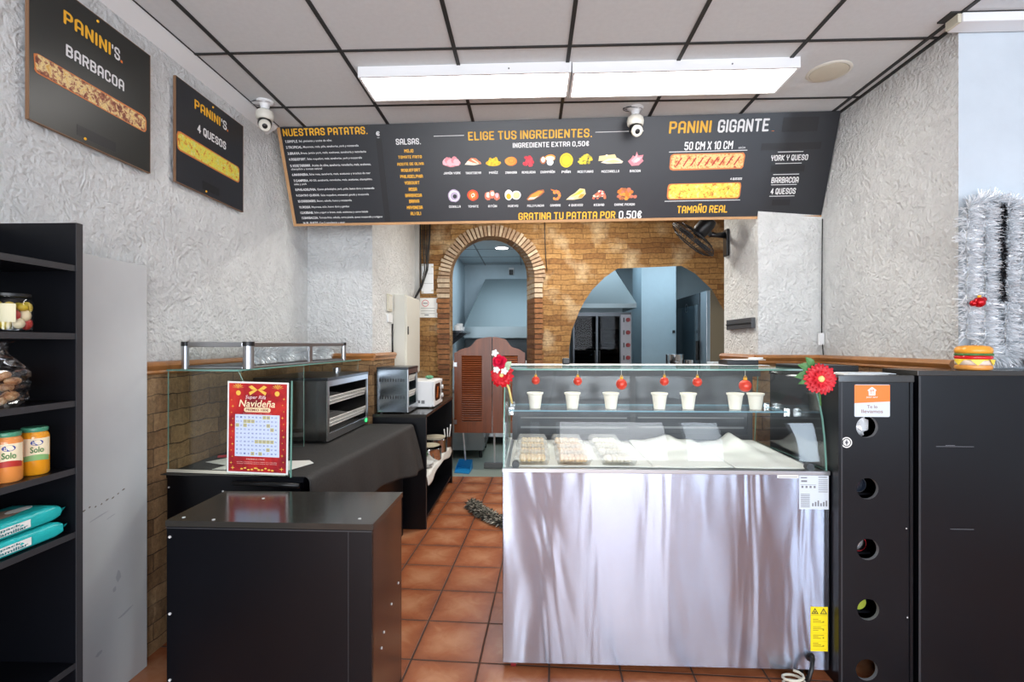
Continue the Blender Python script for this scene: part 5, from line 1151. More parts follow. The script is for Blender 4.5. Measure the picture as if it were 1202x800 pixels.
# pale board leaning flat on the wall
t = thing('grey_board', 'tall pale grey scuffed board standing against the left wall', 'board', (-1.803, 1.95, 0))
g = G(); g.box(-1.812, -1.794, 1.65, 2.262, 0.0, 1.872, .0015); g.out('sheet', 'panel', t)
FB = Frame((-1.794, 0, 0), (0, 1, 0), (0, 0, 1)); rnd = random.Random(5); SC = mat('dark scuff', rgb(120, 112, 104), .7); SP = mat('faint scuff', rgb(172, 175, 180), .7)
def scuff(a, b, l, hh, m):
    g = G(); n = 10; g.poly([FB.p(a+l*.5*math.cos(2*PI*k/n)*rnd.uniform(.6, 1.2), b+hh*.5*math.sin(2*PI*k/n)*rnd.uniform(.6, 1.2)+l*.1*math.cos(2*PI*k/n), .0006) for k in range(n)]); g.out('scuff_mark', m, t)
for k in range(8): scuff(1.93+.028*k, .835+.004*k+rnd.uniform(-.008, .008), rnd.uniform(.010, .022), .007, SC)
for a, b, l, hh in ((2.0, .79, .09, .006), (2.06, .77, .06, .005), (2.10, .50, .03, .05), (2.14, .32, .10, .012), (2.0, .22, .03, .02), (2.08, .45, .02, .03)): scuff(a, b, l, hh, SP)

# ------------------------------------------------------------------ front black counter
t = thing('counter_unit', 'low black counter unit with charcoal top in the left foreground', 'counter', (-1.0, 2.0, 0))
zt = .842; P4 = [(-1.377, 1.825), (-0.582, 1.815), (-0.574, 2.215), (-1.384, 2.200)]
g = G(); g.prism([(x, y, zt-.022) for x, y in P4], (0, 0, .022)); g.out('worktop', 'blacktop', t)
g = G(); g.prism([(-1.374, 1.829, 0), (-.586, 1.819, 0), (-.586, 1.837, 0), (-1.374, 1.847, 0)], (0, 0, zt-.022)); g.out('front_panel', 'black', t)
g = G(); g.prism([(-.604, 1.838, 0), (-.586, 1.838, 0), (-.578, 2.211, 0), (-.596, 2.211, 0)], (0, 0, zt-.022)); g.out('side_panel', 'brownside', t, label='black side tinted with the floor reflection')
g = G(); g.prism([(-1.374, 1.848, 0), (-1.356, 1.848, 0), (-1.363, 2.196, 0), (-1.381, 2.196, 0)], (0, 0, zt-.022)); g.out('side_panel', 'black', t)
g = G(); g.prism([(-1.36, 2.186, 0), (-.6, 2.20, 0), (-.6, 2.211, 0), (-1.36, 2.197, 0)], (0, 0, zt-.022)); g.out('back_panel', 'black', t)
g = G(); g.prism([(-.676, 1.8192, 0), (-.674, 1.8192, 0), (-.674, 1.8202, 0), (-.676, 1.8202, 0)], (0, 0, zt-.03)); g.out('edge_strip', 'edge', t)
g = G(); g.prism([(-1.376, 1.8262, zt-.030), (-.584, 1.8162, zt-.030), (-.584, 1.8176, zt-.030), (-1.376, 1.8276, zt-.030)], (0, 0, .004)); g.out('edge_strip', 'edge', t)
for z in (.78, .49, .24):
    g = G(); g.cyl((-1.360, 1.828, z), (-1.360, 1.824, z), .005, n=12); g.out('screw', 'screw', t)
for y, z in ((2.16, .46), (2.06, .42), (1.96, .36), (1.93, .315)):
    g = G(); xx = -.586+(y-1.838)*.0214; g.cyl((xx, y, z), (xx+.003, y, z), .005, n=12); g.out('screw', 'screw', t)
for x, y in ((-1.33, 1.86), (-1.20, 1.84), (-.65, 1.87), (-1.15, 2.10)):
    g = G(); g.cyl((x, y, zt), (x, y, zt+.002), .006, n=12); g.out('screw', 'screw', t)
# ------------------------------------------------------------------ rear counter under the black cloth
t = thing('long_counter', 'long black counter along the left wall under a black cloth', 'counter', (-1.4, 3.1, 0)); zc_ = .866
C4 = [(-1.80, 2.392), (-1.085, 2.338), (-.985, 3.90), (-1.80, 3.90)]
g = G(); g.prism([(x, y, zc_-.02) for x, y in C4], (0, 0, .02)); g.out('worktop', 'black', t)
g = G(); g.prism([(-1.798, 2.396, 0), (-1.10, 2.343, 0), (-1.10, 2.363, 0), (-1.798, 2.416, 0)], (0, 0, zc_-.02)); g.out('front_panel', 'black', t)
g = G(); g.prism([(-1.12, 2.37, 0), (-1.10, 2.37, 0), (-1.005, 3.89, 0), (-1.025, 3.89, 0)], (0, 0, zc_-.02)); g.out('side_panel', 'black', t)
g = G(); g.prism([(-1.79, 3.86, 0), (-1.03, 3.86, 0), (-1.03, 3.89, 0), (-1.79, 3.89, 0)], (0, 0, zc_-.02)); g.out('side_panel', 'black', t)
g = G(); fd = Vector((.997, -.0753, 0)); fn2 = Vector((-.0753, -.997, 0)); o_ = Vector((-1.798, 2.394, 0))
for (a, z) in ((.012, .80), (.008, .60), (.012, .47), (.009, .24), (.012, .10), (.30, .79)):
    g = G(); p = o_+fd*a+Vector((0, 0, z)); g.cyl(p, p+fn2*.004, .004, n=10); g.out('screw', 'screw', t)
g = G(); g.tube([o_+fd*.36+Vector((0, 0, .835))+fn2*.012, o_+fd*.60+Vector((0, 0, .835))+fn2*.014, o_+fd*.70+Vector((0, 0, .832))+fn2*.012], .012, 10); g.out('rolled_edge', 'dark', t, 180, label='rounded black end under the glass')
# cloth
def cl(u, v):
    # u: across (wall -> edge -> down), v: along
    y = 2.352+(3.925-2.352)*v; xe = -1.062+(y-2.352)*.0855
    flare = max(0, (v-.62)/.38); flare = flare*flare*(3-2*flare)
    if u < .55: x = -1.80+(xe-.03+1.80)*(u/.55); z = zc_+.0035+.0018*math.sin(x*23+y*5)*math.sin(y*9)
    elif u < .65:
        a = (u-.55)/.10*PI/2; x = xe-.03+.03*math.sin(a); z = zc_+.0035-.03+.03*math.cos(a)
    else:
        d = (u-.65)/.35; x = xe+d*(.012+.075*flare)+.016*d*math.sin(v*31)*(.6+flare)+.006*d*math.sin(v*13); z = zc_-.0265-d*(.285+.02*math.sin(v*9)+.03*flare)
    yy = y+(.02*flare*math.sin(d*3) if u >= .65 else 0)
    return Vector((x, yy+(.0 if u < .65 else .0), z))
g = G(); g.grid(cl, 60, 90); o = g.out('tablecloth', 'cloth', None, 180, fix=False)
# end drop at the far end of the counter
m_ = o.modifiers.new('thickness', 'SOLIDIFY'); m_.thickness = .002; m_.offset = 1
tag(origin(o, (-1.4, 3.1, zc_)), 'black tablecloth draped over the long counter', 'tablecloth')
# glass show case over the cloth
t = thing('glass_case', 'sloping glass food screen with glass shelf on the cloth covered counter', 'glass case', (-1.6, 3.1, zc_+.0088))
o_ = Vector((-1.797, 2.402, zc_+.0088)); FE = Frame(o_, (.997, -.0753, 0), (0, 0, 1))
g = G(); g.fprism(FE, [(0, .0), (.645, .0), (.375, .498), (0, .506)], -.003, .003, 1); g.out('end_pane', ['gtint', 'gedge'], t, label='greenish end pane')
g = G(); g.prism([(-1.80, 2.395, 1.375), (-1.418, 2.366, 1.375), (-1.385, 4.02, 1.375), (-1.80, 4.02, 1.375)], (0, 0, .008), 1); g.out('shelf_pane', ['gtint', 'gedge'], t, label='long green edged top pane')
g = G(); g.prism([(-1.80, 3.02, zc_+.0088), (-1.40, 3.02, zc_+.0088), (-1.40, 3.02, 1.375), (-1.80, 3.02, 1.375)], (0, .006, 0), 1); g.out('support_pane', ['glass', 'gedge'], t)
g = G(); g.prism([(-1.80, 3.985, zc_+.0088), (-1.40, 3.985, zc_+.0088), (-1.40, 3.985, 1.375), (-1.80, 3.985, 1.375)], (0, .006, 0), 1); g.out('support_pane', ['glass', 'gedge'], t)
g = G(); g.obox(FE, -.003, .62, -.001, .014, .0035, .007); g.out('base_rail', 'offwhite', t, label='pale strip along the foot of the pane')
# papers inside
def flat(name, pts, z, m, label, cat='paper', group=None):
    g = G(); g.prism([(x, y, z) for x, y in pts], (0, 0, .0012)); o = g.out(name, m); c = sum((Vector((x, y, 0)) for x, y in pts), Vector())/len(pts); origin(o, (c.x, c.y, z)); return tag(o, label, cat, group)
zf = zc_+.0090
flat('paper_sheet', [(-1.74, 2.60), (-1.50, 2.50), (-1.44, 2.66), (-1.66, 2.74)], zf, 'paper', 'printed paper lying in the glass case, leftmost of the papers', group='papers lying in the glass case')
flat('paper_sheet', [(-1.60, 2.44), (-1.40, 2.42), (-1.36, 2.62), (-1.55, 2.64)], zf+.0022, 'paper', 'white paper lying in the glass case behind the red poster', group='papers lying in the glass case')
flat('paper_sheet', [(-1.39, 2.44), (-1.22, 2.42), (-1.15, 2.60), (-1.20, 2.66), (-1.33, 2.64)], zf, 'paper', 'white paper on the black cloth just right of the red poster', group='papers lying in the glass case')
g = G(); g.obox(Frame((-1.74, 2.70, zf), (1, .3, 0), (-.3, 1, 0)), 0, .09, 0, .018, 0, .012, .003); tag(origin(g.out('red_marker', 'red'), (-1.7, 2.71, zf)), 'small red marker lying in the glass case near the wall', 'marker')
# poster in an acrylic stand before the glass
t = thing('raffle_poster', 'red Christmas raffle poster in a clear stand before the glass case', 'poster', (-1.30, 2.33, zc_))
tl, tr, bl, br = (-1.435, 2.312, 1.333), (-1.134, 2.30, 1.328), (-1.449, 2.322, .900), (-1.148, 2.31, .884)
FP = Frame((-1.452, 2.325, .893), (.302, -.012, -.006), (.008, -.006, .44)); pw, ph = .303, .438
g = G(); g.obox(FP, -.004, pw+.014, -.010, ph+.008, -.009, -.004); g.out('acrylic_stand', ['gtint'], t, label='clear acrylic back')
g = G(); g.obox(FP, pw+.011, pw+.015, -.012, ph+.009, -.010, -.002); g.out('acrylic_edge', 'gedge', t)
g = G(); g.obox(FP, 0, pw, 0, ph, -.003, -.001); pp = g.out('poster_sheet', 'paper', t)
g = G(); g.rect(FP, .008, pw-.008, .008, ph-.008, 0); g.out('red_ground', 'poster', pp)
g = G(); g.rect(FP, .040, pw-.042, .082, .282, .0008); gd = g.out('number_grid', mat('pale blue grid paper', rgb(206, 216, 240), .5), pp, label='pale grid of numbers')
g = G(); rnd = random.Random(11); nx = 11
for i in range(nx):
    for j in range(10):
        a = .046+i*(.211/nx); b = .265-j*.0192; g.text(FP, str((j*nx+i) % 100), a, b, a+.010, b+.008, .0014, .02)
g.out('numbers', mat('blue grey print', rgb(110, 124, 176), .6), gd)
KH = mat('khaki mark', rgb(196, 186, 110), .6)
for i, j in ((2, 1), (3, 1), (4, 1), (7, 0), (8, 0), (0, 2), (2, 2), (8, 2), (9, 3), (5, 6), (6, 6), (7, 6), (8, 6), (9, 6), (8, 8), (4, 9), (6, 9)):
    g = G(); g.rect(FP, .043+i*(.211/nx), .060+i*(.211/nx), .261-j*.0192, .277-j*.0192, .0011); g.out('marked_cell', KH, gd)
g = G(); g.text(FP, 'Super Rifa', .090, .352, .192, .374, .0012, .008, .25); g.out('lettering', mat('pink white print', rgb(238, 206, 206), .5), pp)
g = G(); g.text(FP, 'Navideña', .058, .318, .238, .352, .0012, .012, .2); g.out('lettering', mat('cream print', rgb(248, 226, 186), .5), pp)
g = G(); g.poly([FP.p(a, b, .0010) for a, b in rrect(.084, .216, .294, .316, .0105)]); pl_ = g.out('prize_plate', mat('cream plate print', rgb(238, 214, 170), .5), pp)
g = G(); g.text(FP, 'PREMIO 100€', .094, .299, .206, .311, .0016, .015); g.out('lettering', mat('maroon print', rgb(120, 30, 36), .5), pl_)
g = G(); g.text(FP, 'PREMIO:100€', .098, .066, .190, .073, .0012, .01)
for b in (.046, .054): g.text(FP, 'sorteo navideño entre todos los clientes', .050, b, .250, b+.005, .0012, .0)
g.text(FP, 'participa por cada compra', .080, .285, .222, .289, .0012); g.out('lettering', mat('pale pink print', rgb(230, 180, 170), .5), pp)
GOLD = mat('gold print', rgb(240, 190, 80), .4)
def star(g, F, a, b, r, h=.0012):
    g.poly([F.p(a+(r if k % 2 == 0 else r*.22)*math.cos(PI*k/4), b+(r if k % 2 == 0 else r*.22)*math.sin(PI*k/4), h) for k in range(8)])
g = G()
for k in range(11):
    b = .05+.03*k; star(g, FP, .022+.006*(k % 2), b, .005+.003*(k % 3 == 0)); star(g, FP, pw-.022-.006*(k % 2), b+.01, .005+.003*(k % 3 == 1))
star(g, FP, .03, .026, .012); star(g, FP, pw/2, .026, .008); star(g, FP, pw-.03, .026, .012)
g.out('printed_stars', GOLD, pp)
g = G()
c = (pw/2, .400)
for s_ in (-1, 1):
    g.poly([FP.p(c[0], c[1], .0012), FP.p(c[0]+s_*.030, c[1]+.022, .0012), FP.p(c[0]+s_*.046, c[1]+.014, .0012), FP.p(c[0]+s_*.030, c[1]+.002, .0012)])
    g.poly([FP.p(c[0], c[1], .0012), FP.p(c[0]+s_*.038, c[1]-.026, .0012), FP.p(c[0]+s_*.044, c[1]-.012, .0012), FP.p(c[0]+s_*.02, c[1], .0012)])
    for k in range(7):
        a = s_*(.10+.0); an = PI/2+(k-3)*.42; x = pw/2+s_*.098; g.poly([FP.p(x, .405, .0011), FP.p(x+.026*math.cos(an)-.003, .405+.02*math.sin(an), .0011), FP.p(x+.032*math.cos(an), .405+.024*math.sin(an), .0011), FP.p(x+.026*math.cos(an)+.003, .405+.02*math.sin(an), .0011)])
    g.disc(FP, pw/2+s_*.096, .384, .012, .0012, 16)
for k in range(10): g.disc(FP, .075+.017*k, .022+.005*math.sin(k*2), .007, .0011, 8, .004)
g.out('printed_ribbon', GOLD, pp)
# silver table show case with tinsel on the glass shelf
t = thing('display_case', 'flat silver framed glass display case on top of the glass shelf', 'display case', (-1.58, 3.1, 1.383))
x0, x1, y0, y1, z0, z1 = -1.752, -1.424, 2.46, 3.74, 1.3835, 1.520
for (x, y, r) in ((x0, y0, .017), (x1, y0, .026), (x0, y1, .017), (x1, y1, .017)):
    g = G(); g.cyl((x, y, z0), (x, y, z1-.022), r, n=20); p_ = g.out('corner_post', 'alu', t, 40)
    g = G(); g.cyl((x, y, z1-.022), (x, y, z1), r+.002, n=20); g.out('corner_cap', 'dark', p_, 40, label='black corner cap')
for (a, b, c_, d) in ((x0+.017, x1-.026, y0-.009, y0+.009), (x0+.017, x1-.017, y1-.009, y1+.009), (x0-.009, x0+.009, y0+.017, y1-.017), (x1-.009, x1+.009, y0+.026, y1-.017)):
    g = G(); g.box(a, b, c_, d, z1-.027, z1-.002, .003); g.out('top_rail', 'alu', t)
    g = G(); g.box(a, b, c_, d, z0, z0+.010, .002); g.out('bottom_rail', 'alu', t)
g = G(); g.box(x0, x1, y0, y1, z0+.010, z0+.014); g.out('base_board', 'grey', t)
g = G(); g.box(x0+.017, x1-.026, y0-.002, y0+.002, z0+.010, z1-.027); g.out('end_pane', 'frontglass', t)
g = G(); g.box(x1-.002, x1+.002, y0+.026, y1-.017, z0+.010, z1-.027); g.out('front_pane', 'frontglass', t)
g = G(); g.box(x0+.009, x1-.009, y0+.009, y1-.009, z1-.008, z1-.004); g.out('top_pane', 'glass', t)
g = G(); g.box(x1-.010, x1+.008, 3.14, 3.18, z0+.010, z1-.027); g.out('lock_post', 'alu', t)
g = G(); path = [(-1.490+.015*math.sin(i*1.3), 2.60+.056*i, 1.452+.008*math.sin(i*2.1)) for i in range(19)]
tinsel_blades(g, path, .066, 6500, .0024, 77); g.tube(path, .003, 5)
for v in g.b.verts: v.co.x = min(max(v.co.x, -1.735), -1.438); v.co.z = min(max(v.co.z, 1.400), 1.506); v.co.y = min(max(v.co.y, 2.48), 3.72)
tag(origin(g.out('silver_tinsel', 'tinsel', None, fix=False), (-1.53, 3.1, 1.398)), 'silver tinsel garland lying inside the flat glass display case', 'garland')

# ------------------------------------------------------------------ warmers and microwave
def warmer(name, label, x0, x1, y0, y1, z0, z1, shell, shelves, vents, tilt=.02):
    t = thing(name, label, 'heated display', ((x0+x1)/2, (y0+y1)/2, z0)); w = .016
    zb = z0+.012
    g = G(); g.box(x0, x1, y0, y0+w, zb, z1, .003); pn = g.out('side_panel', shell, t)
    if vents:
        g = G()
        for r in range(2):
            for k in range(10): a = x0+.03+(x1-x0-.06)*k/9; b = zb+.11+.14*r; g.box(a-.004, a+.004, y0-.002, y0+.001, b, b+.026)
        g.out('vent_slots', 'dark', pn)
    g = G(); g.box(x0, x1, y1-w, y1, zb, z1, .003); g.out('side_panel', shell, t)
    g = G(); g.box(x0, x1+.008, y0-.004, y1+.004, z1-.014, z1+.006, .003); g.out('top_panel', 'darksteel', t)
    g = G(); g.box(x0, x1, y0+w, y1-w, zb, zb+.05); g.out('base_panel', shell, t)
    g = G(); g.box(x0, x0+w, y0+w, y1-w, zb+.05, z1-.014); g.out('back_panel', 'darksteel', t)
    for (a, b) in ((y0, y0+.024), (y1-.024, y1)):
        g = G(); g.box(x1-.004, x1+.006, a, b, zb, z1-.014); g.out('front_post', 'alu', t)
    g = G(); g.box(x1-.004, x1+.006, y0+.024, y1-.024, z1-.05, z1-.014); g.out('front_rail', 'alu', t)
    g = G(); g.box(x1-.004, x1+.006, y0+.024, y1-.024, zb, zb+.045); g.out('front_rail', 'alu', t)
    for z in shelves:
        g = G(); ya, yb_ = y0+w+.004, y1-w-.004; xa, xb = x0+.03, x1-.02; zf_ = lambda x: z+(x-xb)*-tilt/(xb-xa)*6
        n = int((yb_-ya)/.028)
        for k in range(n+1): y = ya+(yb_-ya)*k/n; g.tube([(xa, y, z+.03), (xb-.05, y, z), (xb, y, z+.005), (xb+.012, y, z+.055)], .0036, 5)
        for x, zz in ((xa, z+.03), ((xa+xb)/2, z+.015), (xb-.05, z), (xb, z+.005), (xb+.006, z+.028), (xb+.012, z+.055)): g.tube([(x, ya, zz), (x, yb_, zz)], .0042, 5)
        g.out('wire_rack', 'wire', t, 180)
    for x in (x0+.03, x1-.03):
        for y in (y0+.04, y1-.04):
            g = G(); g.cyl((x, y, z0), (x, y, zb), .012, n=14); g.out('foot', 'dark', t, 40)
    return t
ow = warmer('display_oven', 'steel heated display with wire racks nearer the red poster', -1.775, -1.295, 3.12, 3.90, zc_+.0088, 1.285, mat('mirror dark steel', rgb(120, 120, 122), .2, 1.0), (.965, 1.11), False)
g = G(); g.box(-1.288, -1.284, 3.84, 3.87, .90, .925); g.out('lit_switch', mat('green lit switch', rgb(60, 220, 120), .4, emit=1.2), ow, label='glowing green switch')
g = G(); g.cyl((-1.5, 3.80, 1.291), (-1.5, 3.80, 1.325), .03, n=20); tag(origin(g.out('salt_shaker', 'alu', None, 40), (-1.5, 3.80, 1.291)), 'small metal tub standing on the nearer heated display', 'tub')
ow2 = warmer('heated_cabinet', 'taller steel heated display with vent slots beside the microwave', -1.262, -1.005, 4.035, 4.375, .9355, 1.312, mat('mirror steel sheet', rgb(150, 160, 168), .18, 1.0), (1.06, 1.19), True)
g = G(); g.obox(Frame((-1.12, 4.10, .9985), (0, 1, 0), (-1, 0, 0)), 0, .2, 0, .09, 0, .02, .006); tag(origin(g.out('green_cloth', mat('green cloth', rgb(40, 130, 84), .8, bump=.3)), (-1.12, 4.2, .9985)), 'green cloth inside the base of the taller heated display', 'cloth')
t = thing('microwave', 'white microwave oven on the black shelf cabinet', 'microwave', (-1.05, 4.61, .9355))
g = G(); g.box(-1.26, -.872, 4.40, 4.82, .9455, 1.176, .008); g.out('housing', 'white', t)
g = G(); g.box(-.872, -.856, 4.402, 4.818, .9475, 1.174, .006); dr = g.out('door', 'white', t)
FM = Frame((-.8558, 4.402, .9475), (0, 1, 0), (0, 0, 1))
g = G(); g.poly([FM.p(a, b, .001) for a, b in rrect(.03, .30, .045, .20, .05)]); g.out('window', mat('dark oven window', rgb(26, 24, 24), .12), dr)
g = G()
for a in (.10, .125, .15): g.poly([FM.p(a, .07, .002), FM.p(a+.012, .07, .002), FM.p(a+.05, .17, .002), FM.p(a+.038, .17, .002)])
g.out('orange_stripes', 'orange', dr)  # slanted orange stripes on the dark window
g = G(); g.rect(FM, .335, .405, .03, .20, .001); g.out('control_panel', 'midgrey', dr)
for b in (.07, .15):
    g = G(); g.cyl(FM.p(.37, b, .001), FM.p(.37, b, .014), .02, n=20); g.out('knob', 'white', dr, 40)
FN = Frame((-1.26, 4.40, .9455), (1, 0, 0), (0, 0, 1))
g = G(); g.rect(FN, .288, .318, .03, .06, .001); g.rect(FN, .258, .278, .035, .06, .001); g.out('rating_label', 'midgrey', t)
for x in (-1.22, -.90):
    for y in (4.44, 4.78):
        g = G(); g.cyl((x, y, .9355), (x, y, .9456), .012, n=12); g.out('foot', 'dark', t)
g = G(); rnd = random.Random(9); g.ball((-.96, 4.70, 1.193), .030, 12, (1.2, 1.5, .55)); crumple(g, 3, .004)
for v in g.b.verts: v.co.z = max(v.co.z, 1.1765)
tag(origin(g.out('green_sponge', mat('crumpled green cloth', rgb(90, 150, 116), .8), None, None), (-.96, 4.70, 1.1765)), 'crumpled green and white cloth on top of the microwave', 'cloth')
# black shelf cabinet under them
t = thing('shelf_cabinet', 'black open shelf cabinet carrying the microwave', 'cabinet', (-1.07, 4.7, 0))
xa, xb, ya, yb_ = -1.288, -.848, 4.014, 5.385; zt = .935
g = G(); g.box(xa, xb, ya, ya+.025, 0, zt-.025); g.out('side_panel', 'black', t)
g = G(); g.box(xb-.001, xb+.001, ya-.001, ya+.026, 0, zt-.025); g.out('edge_strip', 'edge', t)
g = G(); g.box(xa, xb, yb_-.025, yb_, 0, zt-.025); g.out('side_panel', 'black', t)
g = G(); g.box(xa, xb+.004, ya-.004, yb_+.004, zt-.025, zt, .002); g.out('top_panel', 'blacktop', t)
g = G(); g.box(xa, xa+.012, ya+.025, yb_-.025, 0, zt-.025); g.out('back_panel', 'black', t)
g = G(); g.box(xa+.012, xb-.01, ya+.025, yb_-.025, .395, .415); g.out('shelf', 'black', t)
g = G(); g.box(xa+.012, xb-.01, ya+.025, yb_-.025, .06, .08); g.out('shelf', 'black', t)
# lining and crockery on the shelf
def lin_(u, v):
    y = ya+.05+(yb_-ya-.10)*v
    if u < .7: x = -1.20+(xb-.006+1.20)*u/.7; z = 0.4172+.001*math.sin(y*40)
    else:
        d = (u-.7)/.3; x = xb-.004+.012*d+.006*math.sin(v*17); z = 0.4172-d*(.03+.05*(.5+.5*math.sin(v*8+1)))
    return Vector((x, y, z))
g = G(); g.grid(lin_, 20, 40); o = g.out('shelf_paper', 'paper', None, 180, fix=False); m_ = o.modifiers.new('thickness', 'SOLIDIFY'); m_.thickness = .0008; m_.offset = 1
tag(origin(o, (-1.0, 4.7, .416)), 'crumpled white paper lining hanging over the cabinet shelf edge', 'paper')
zs = .4205
def plates(label, x, y, z, r, n, m, name='plate', group=None):
    for k in range(n):
        g = G(); g.lathe([(.001, 0), (r*.6, 0), (r*.68, .004), (r, .018), (r, .021), (r*.66, .008), (.001, .005)], (0, 0, 0), n=30); o = g.out(name, m, None, 40); o.location = (x, y, z+.010*k)
        tag(o, label[k], 'plate', group)
plates(['white plate at the bottom of the shelf pile nearest the front', 'white plate second from the bottom of the front shelf pile', 'topmost white plate of the pile at the cabinet shelf front'], -.955, 4.36, zs, .10, 3, mat('white china', rgb(232, 232, 230), .2), group='white plates on the cabinet shelf')
def pot(name, label, x, y, z, r, h, m, lidm=None, cat='pot'):
    t = thing(name, label, cat, (x, y, z)); c = Vector((x, y, z))
    g = G(); g.lathe([(.001, 0), (r*.96, 0), (r, .006), (r, h), (r+.006, h+.002), (r+.004, h+.005), (r-.004, h), (r-.004, .008), (.001, .006)], c, n=36); g.out('body', m, t, 40)
    for s_ in (-1, 1):
        g = G(); g.tube([c+Vector((.02*a_, s_*(r+.025*b_), h*.75)) for a_, b_ in ((-1, 0), (-1, .8), (0, 1.1), (1, .8), (1, 0))], .005, 8); g.out('handle', m, t, 180)
    return t
pot('steel_pot', 'steel cooking pot on the open cabinet shelf', -.965, 4.66, zs, .125, .11, 'chrome')
pot('steel_pot', 'second steel pot farther back on the open cabinet shelf', -.975, 5.0, zs, .13, .13, 'chrome')
plates(['cream plate lying on the nearer steel pot', 'cream plate lying on the farther steel pot of the shelf'], -.965, 4.66, zs+.115, .11, 1, mat('cream china', rgb(220, 210, 184), .3), group=None)
g = G(); g.lathe([(.001, 0), (r_ := .11, .0), (.115, .018), (.112, .018), (.001, .006)], (0, 0, 0), n=30); o = g.out('plate', mat('ivory china', rgb(226, 218, 196), .3), None, 40); o.location = (-.975, 5.0, zs+.135); tag(o, 'ivory plate lying on the farther steel pot', 'plate')
g = G(); g.ball((-.97, 4.43, zs+.09), .05, 12, (1, 1.2, .7)); crumple(g, 6, .008)
for v in g.b.verts: v.co.z = max(v.co.z, zs+.043)
tag(origin(g.out('green_napkins', mat('green packet', rgb(60, 124, 70), .5), None), (-.97, 4.43, zs+.0425)), 'green packet lying on the white plates of the cabinet shelf', 'packet')
g = G()
for k, (dx, dz) in enumerate(((0, .20), (.03, .23), (-.03, .19))): g.tube([(-.88+dx*.2, 5.25+dx, zs+.0), (-.88+dx, 5.25+dx, zs+dz)], .006, 8)
t = thing('utensil_jar', 'jar of kitchen utensils at the far end of the cabinet shelf', 'utensil jar', (-.88, 5.25, zs))
g.out('utensils', 'white', t, 180)
g = G(); g.lathe([(.001, 0), (.045, 0), (.05, .11), (.046, .11), (.04, .006), (.001, .005)], (-.88, 5.25, zs-.0), n=24); g.out('pot_body', 'brownside', t, 40)

# ------------------------------------------------------------------ on the left pier
t = thing('fuse_box', 'tall cream electrical cabinet fixed to the left pier', 'electrical cabinet', (-1.25, 5.0, 1.25))
g = G(); g.box(-1.313, -1.20, 4.72, 5.32, 1.20, 1.985, .003); g.out('cabinet_body', 'cream', t)
g = G(); g.box(-1.20, -1.188, 4.735, 5.305, 1.215, 1.97, .004); dr = g.out('door', 'cream', t)
g = G(); g.box(-1.188, -1.180, 4.77, 4.79, 1.60, 1.68, .002); g.out('door_handle', 'dark', dr)
t = thing('wall_switch', 'beige double switch plate beside the cream electrical cabinet', 'switch', (-1.31, 4.56, 1.75))
g = G(); g.box(-1.313, -1.298, 4.49, 4.64, 1.81, 1.97, .004); g.out('plate', 'offwhite', t)
g = G(); g.box(-1.298, -1.293, 4.51, 4.62, 1.83, 1.95, .002); g.out('rocker', 'cream', t)
g = G(); g.box(-1.313, -1.298, 4.50, 4.64, 1.71, 1.785, .004); g.out('plate', 'white', t)
g = G(); g.tube([(-1.305, 4.66, 1.70), (-1.308, 4.665, 1.55), (-1.303, 4.66, 1.43)], .008, 8); g.out('cord', 'dark', t, 180)
t = thing('wall_conduit', 'grey vertical cable duct in the corner beside the arch', 'duct', (-1.29, 5.60, 1.99))
g = G(); g.box(-1.313, -1.262, 5.60, 5.648, 1.99, 3.04, .002); g.out('duct', mat('grey duct', rgb(176, 176, 172), .5), t)
t = thing('cable_bundle', 'bundle of black cables hanging beside the grey duct', 'cables', (-1.23, 5.6, 1.99))
rnd = random.Random(3)
for k in range(6):
    x = -1.245+.022*k; g = G()
    g.tube([(x, 5.62+.004*k, 3.04), (x+rnd.uniform(-.01, .01), 5.62, 2.7), (x+.03*math.sin(k), 5.60, 2.35), (-1.24+.004*k, 5.56, 2.15), (-1.27+.003*k, 5.42, 2.02), (-1.255+.005*k, 5.26, 1.994)], .006, 6); g.out('cord', 'dark', t, 180)
FW_ = Frame((0, YB, 0), (1, 0, 0), (0, 0, 1))
t = thing('blank_plate', 'white blank cover plate on the bricks left of the arch', 'cover plate', (-1.18, YB, 2.08))
g = G(); g.obox(FW_, -1.245, -1.106, 2.085, 2.425, .0, .014, .004); g.out('plate', 'white', t)
for a, b in ((-1.115, 2.12), (-1.115, 2.39), (-1.23, 2.41), (-1.23, 2.10)):
    g = G(); g.obox(FW_, a-.012, a+.012, b-.01, b+.01, .014, .017); g.out('clip', 'offwhite', t)
for b in (2.2, 2.31):
    g = G(); g.obox(FW_, -1.24, -1.11, b, b+.003, .014, .0145); g.out('groove', 'midgrey', t)
t = thing('wall_notice', 'white notice sheet with red emblem left of the arch', 'notice', (-1.16, YB, 1.81))
g = G(); g.obox(FW_, -1.275, -1.062, 1.812, 2.035, .002, .005); g.out('sheet', 'paper', t)
g = G(); g.ring(FW_, -1.20, 1.975, .033, .040, .006); g.out('emblem', mat('faded red print', rgb(214, 120, 124), .6), t)
g = G(); g.rect(FW_, -1.225, -1.175, 1.970, 1.980, .0062)
for k in range(3): g.rect(FW_, -1.25, -1.09, 1.915-.03*k, 1.919-.03*k, .0062)
g.rect(FW_, -1.21, -1.16, 1.835, 1.845, .0062); g.out('fine_print', 'greytxt', t)

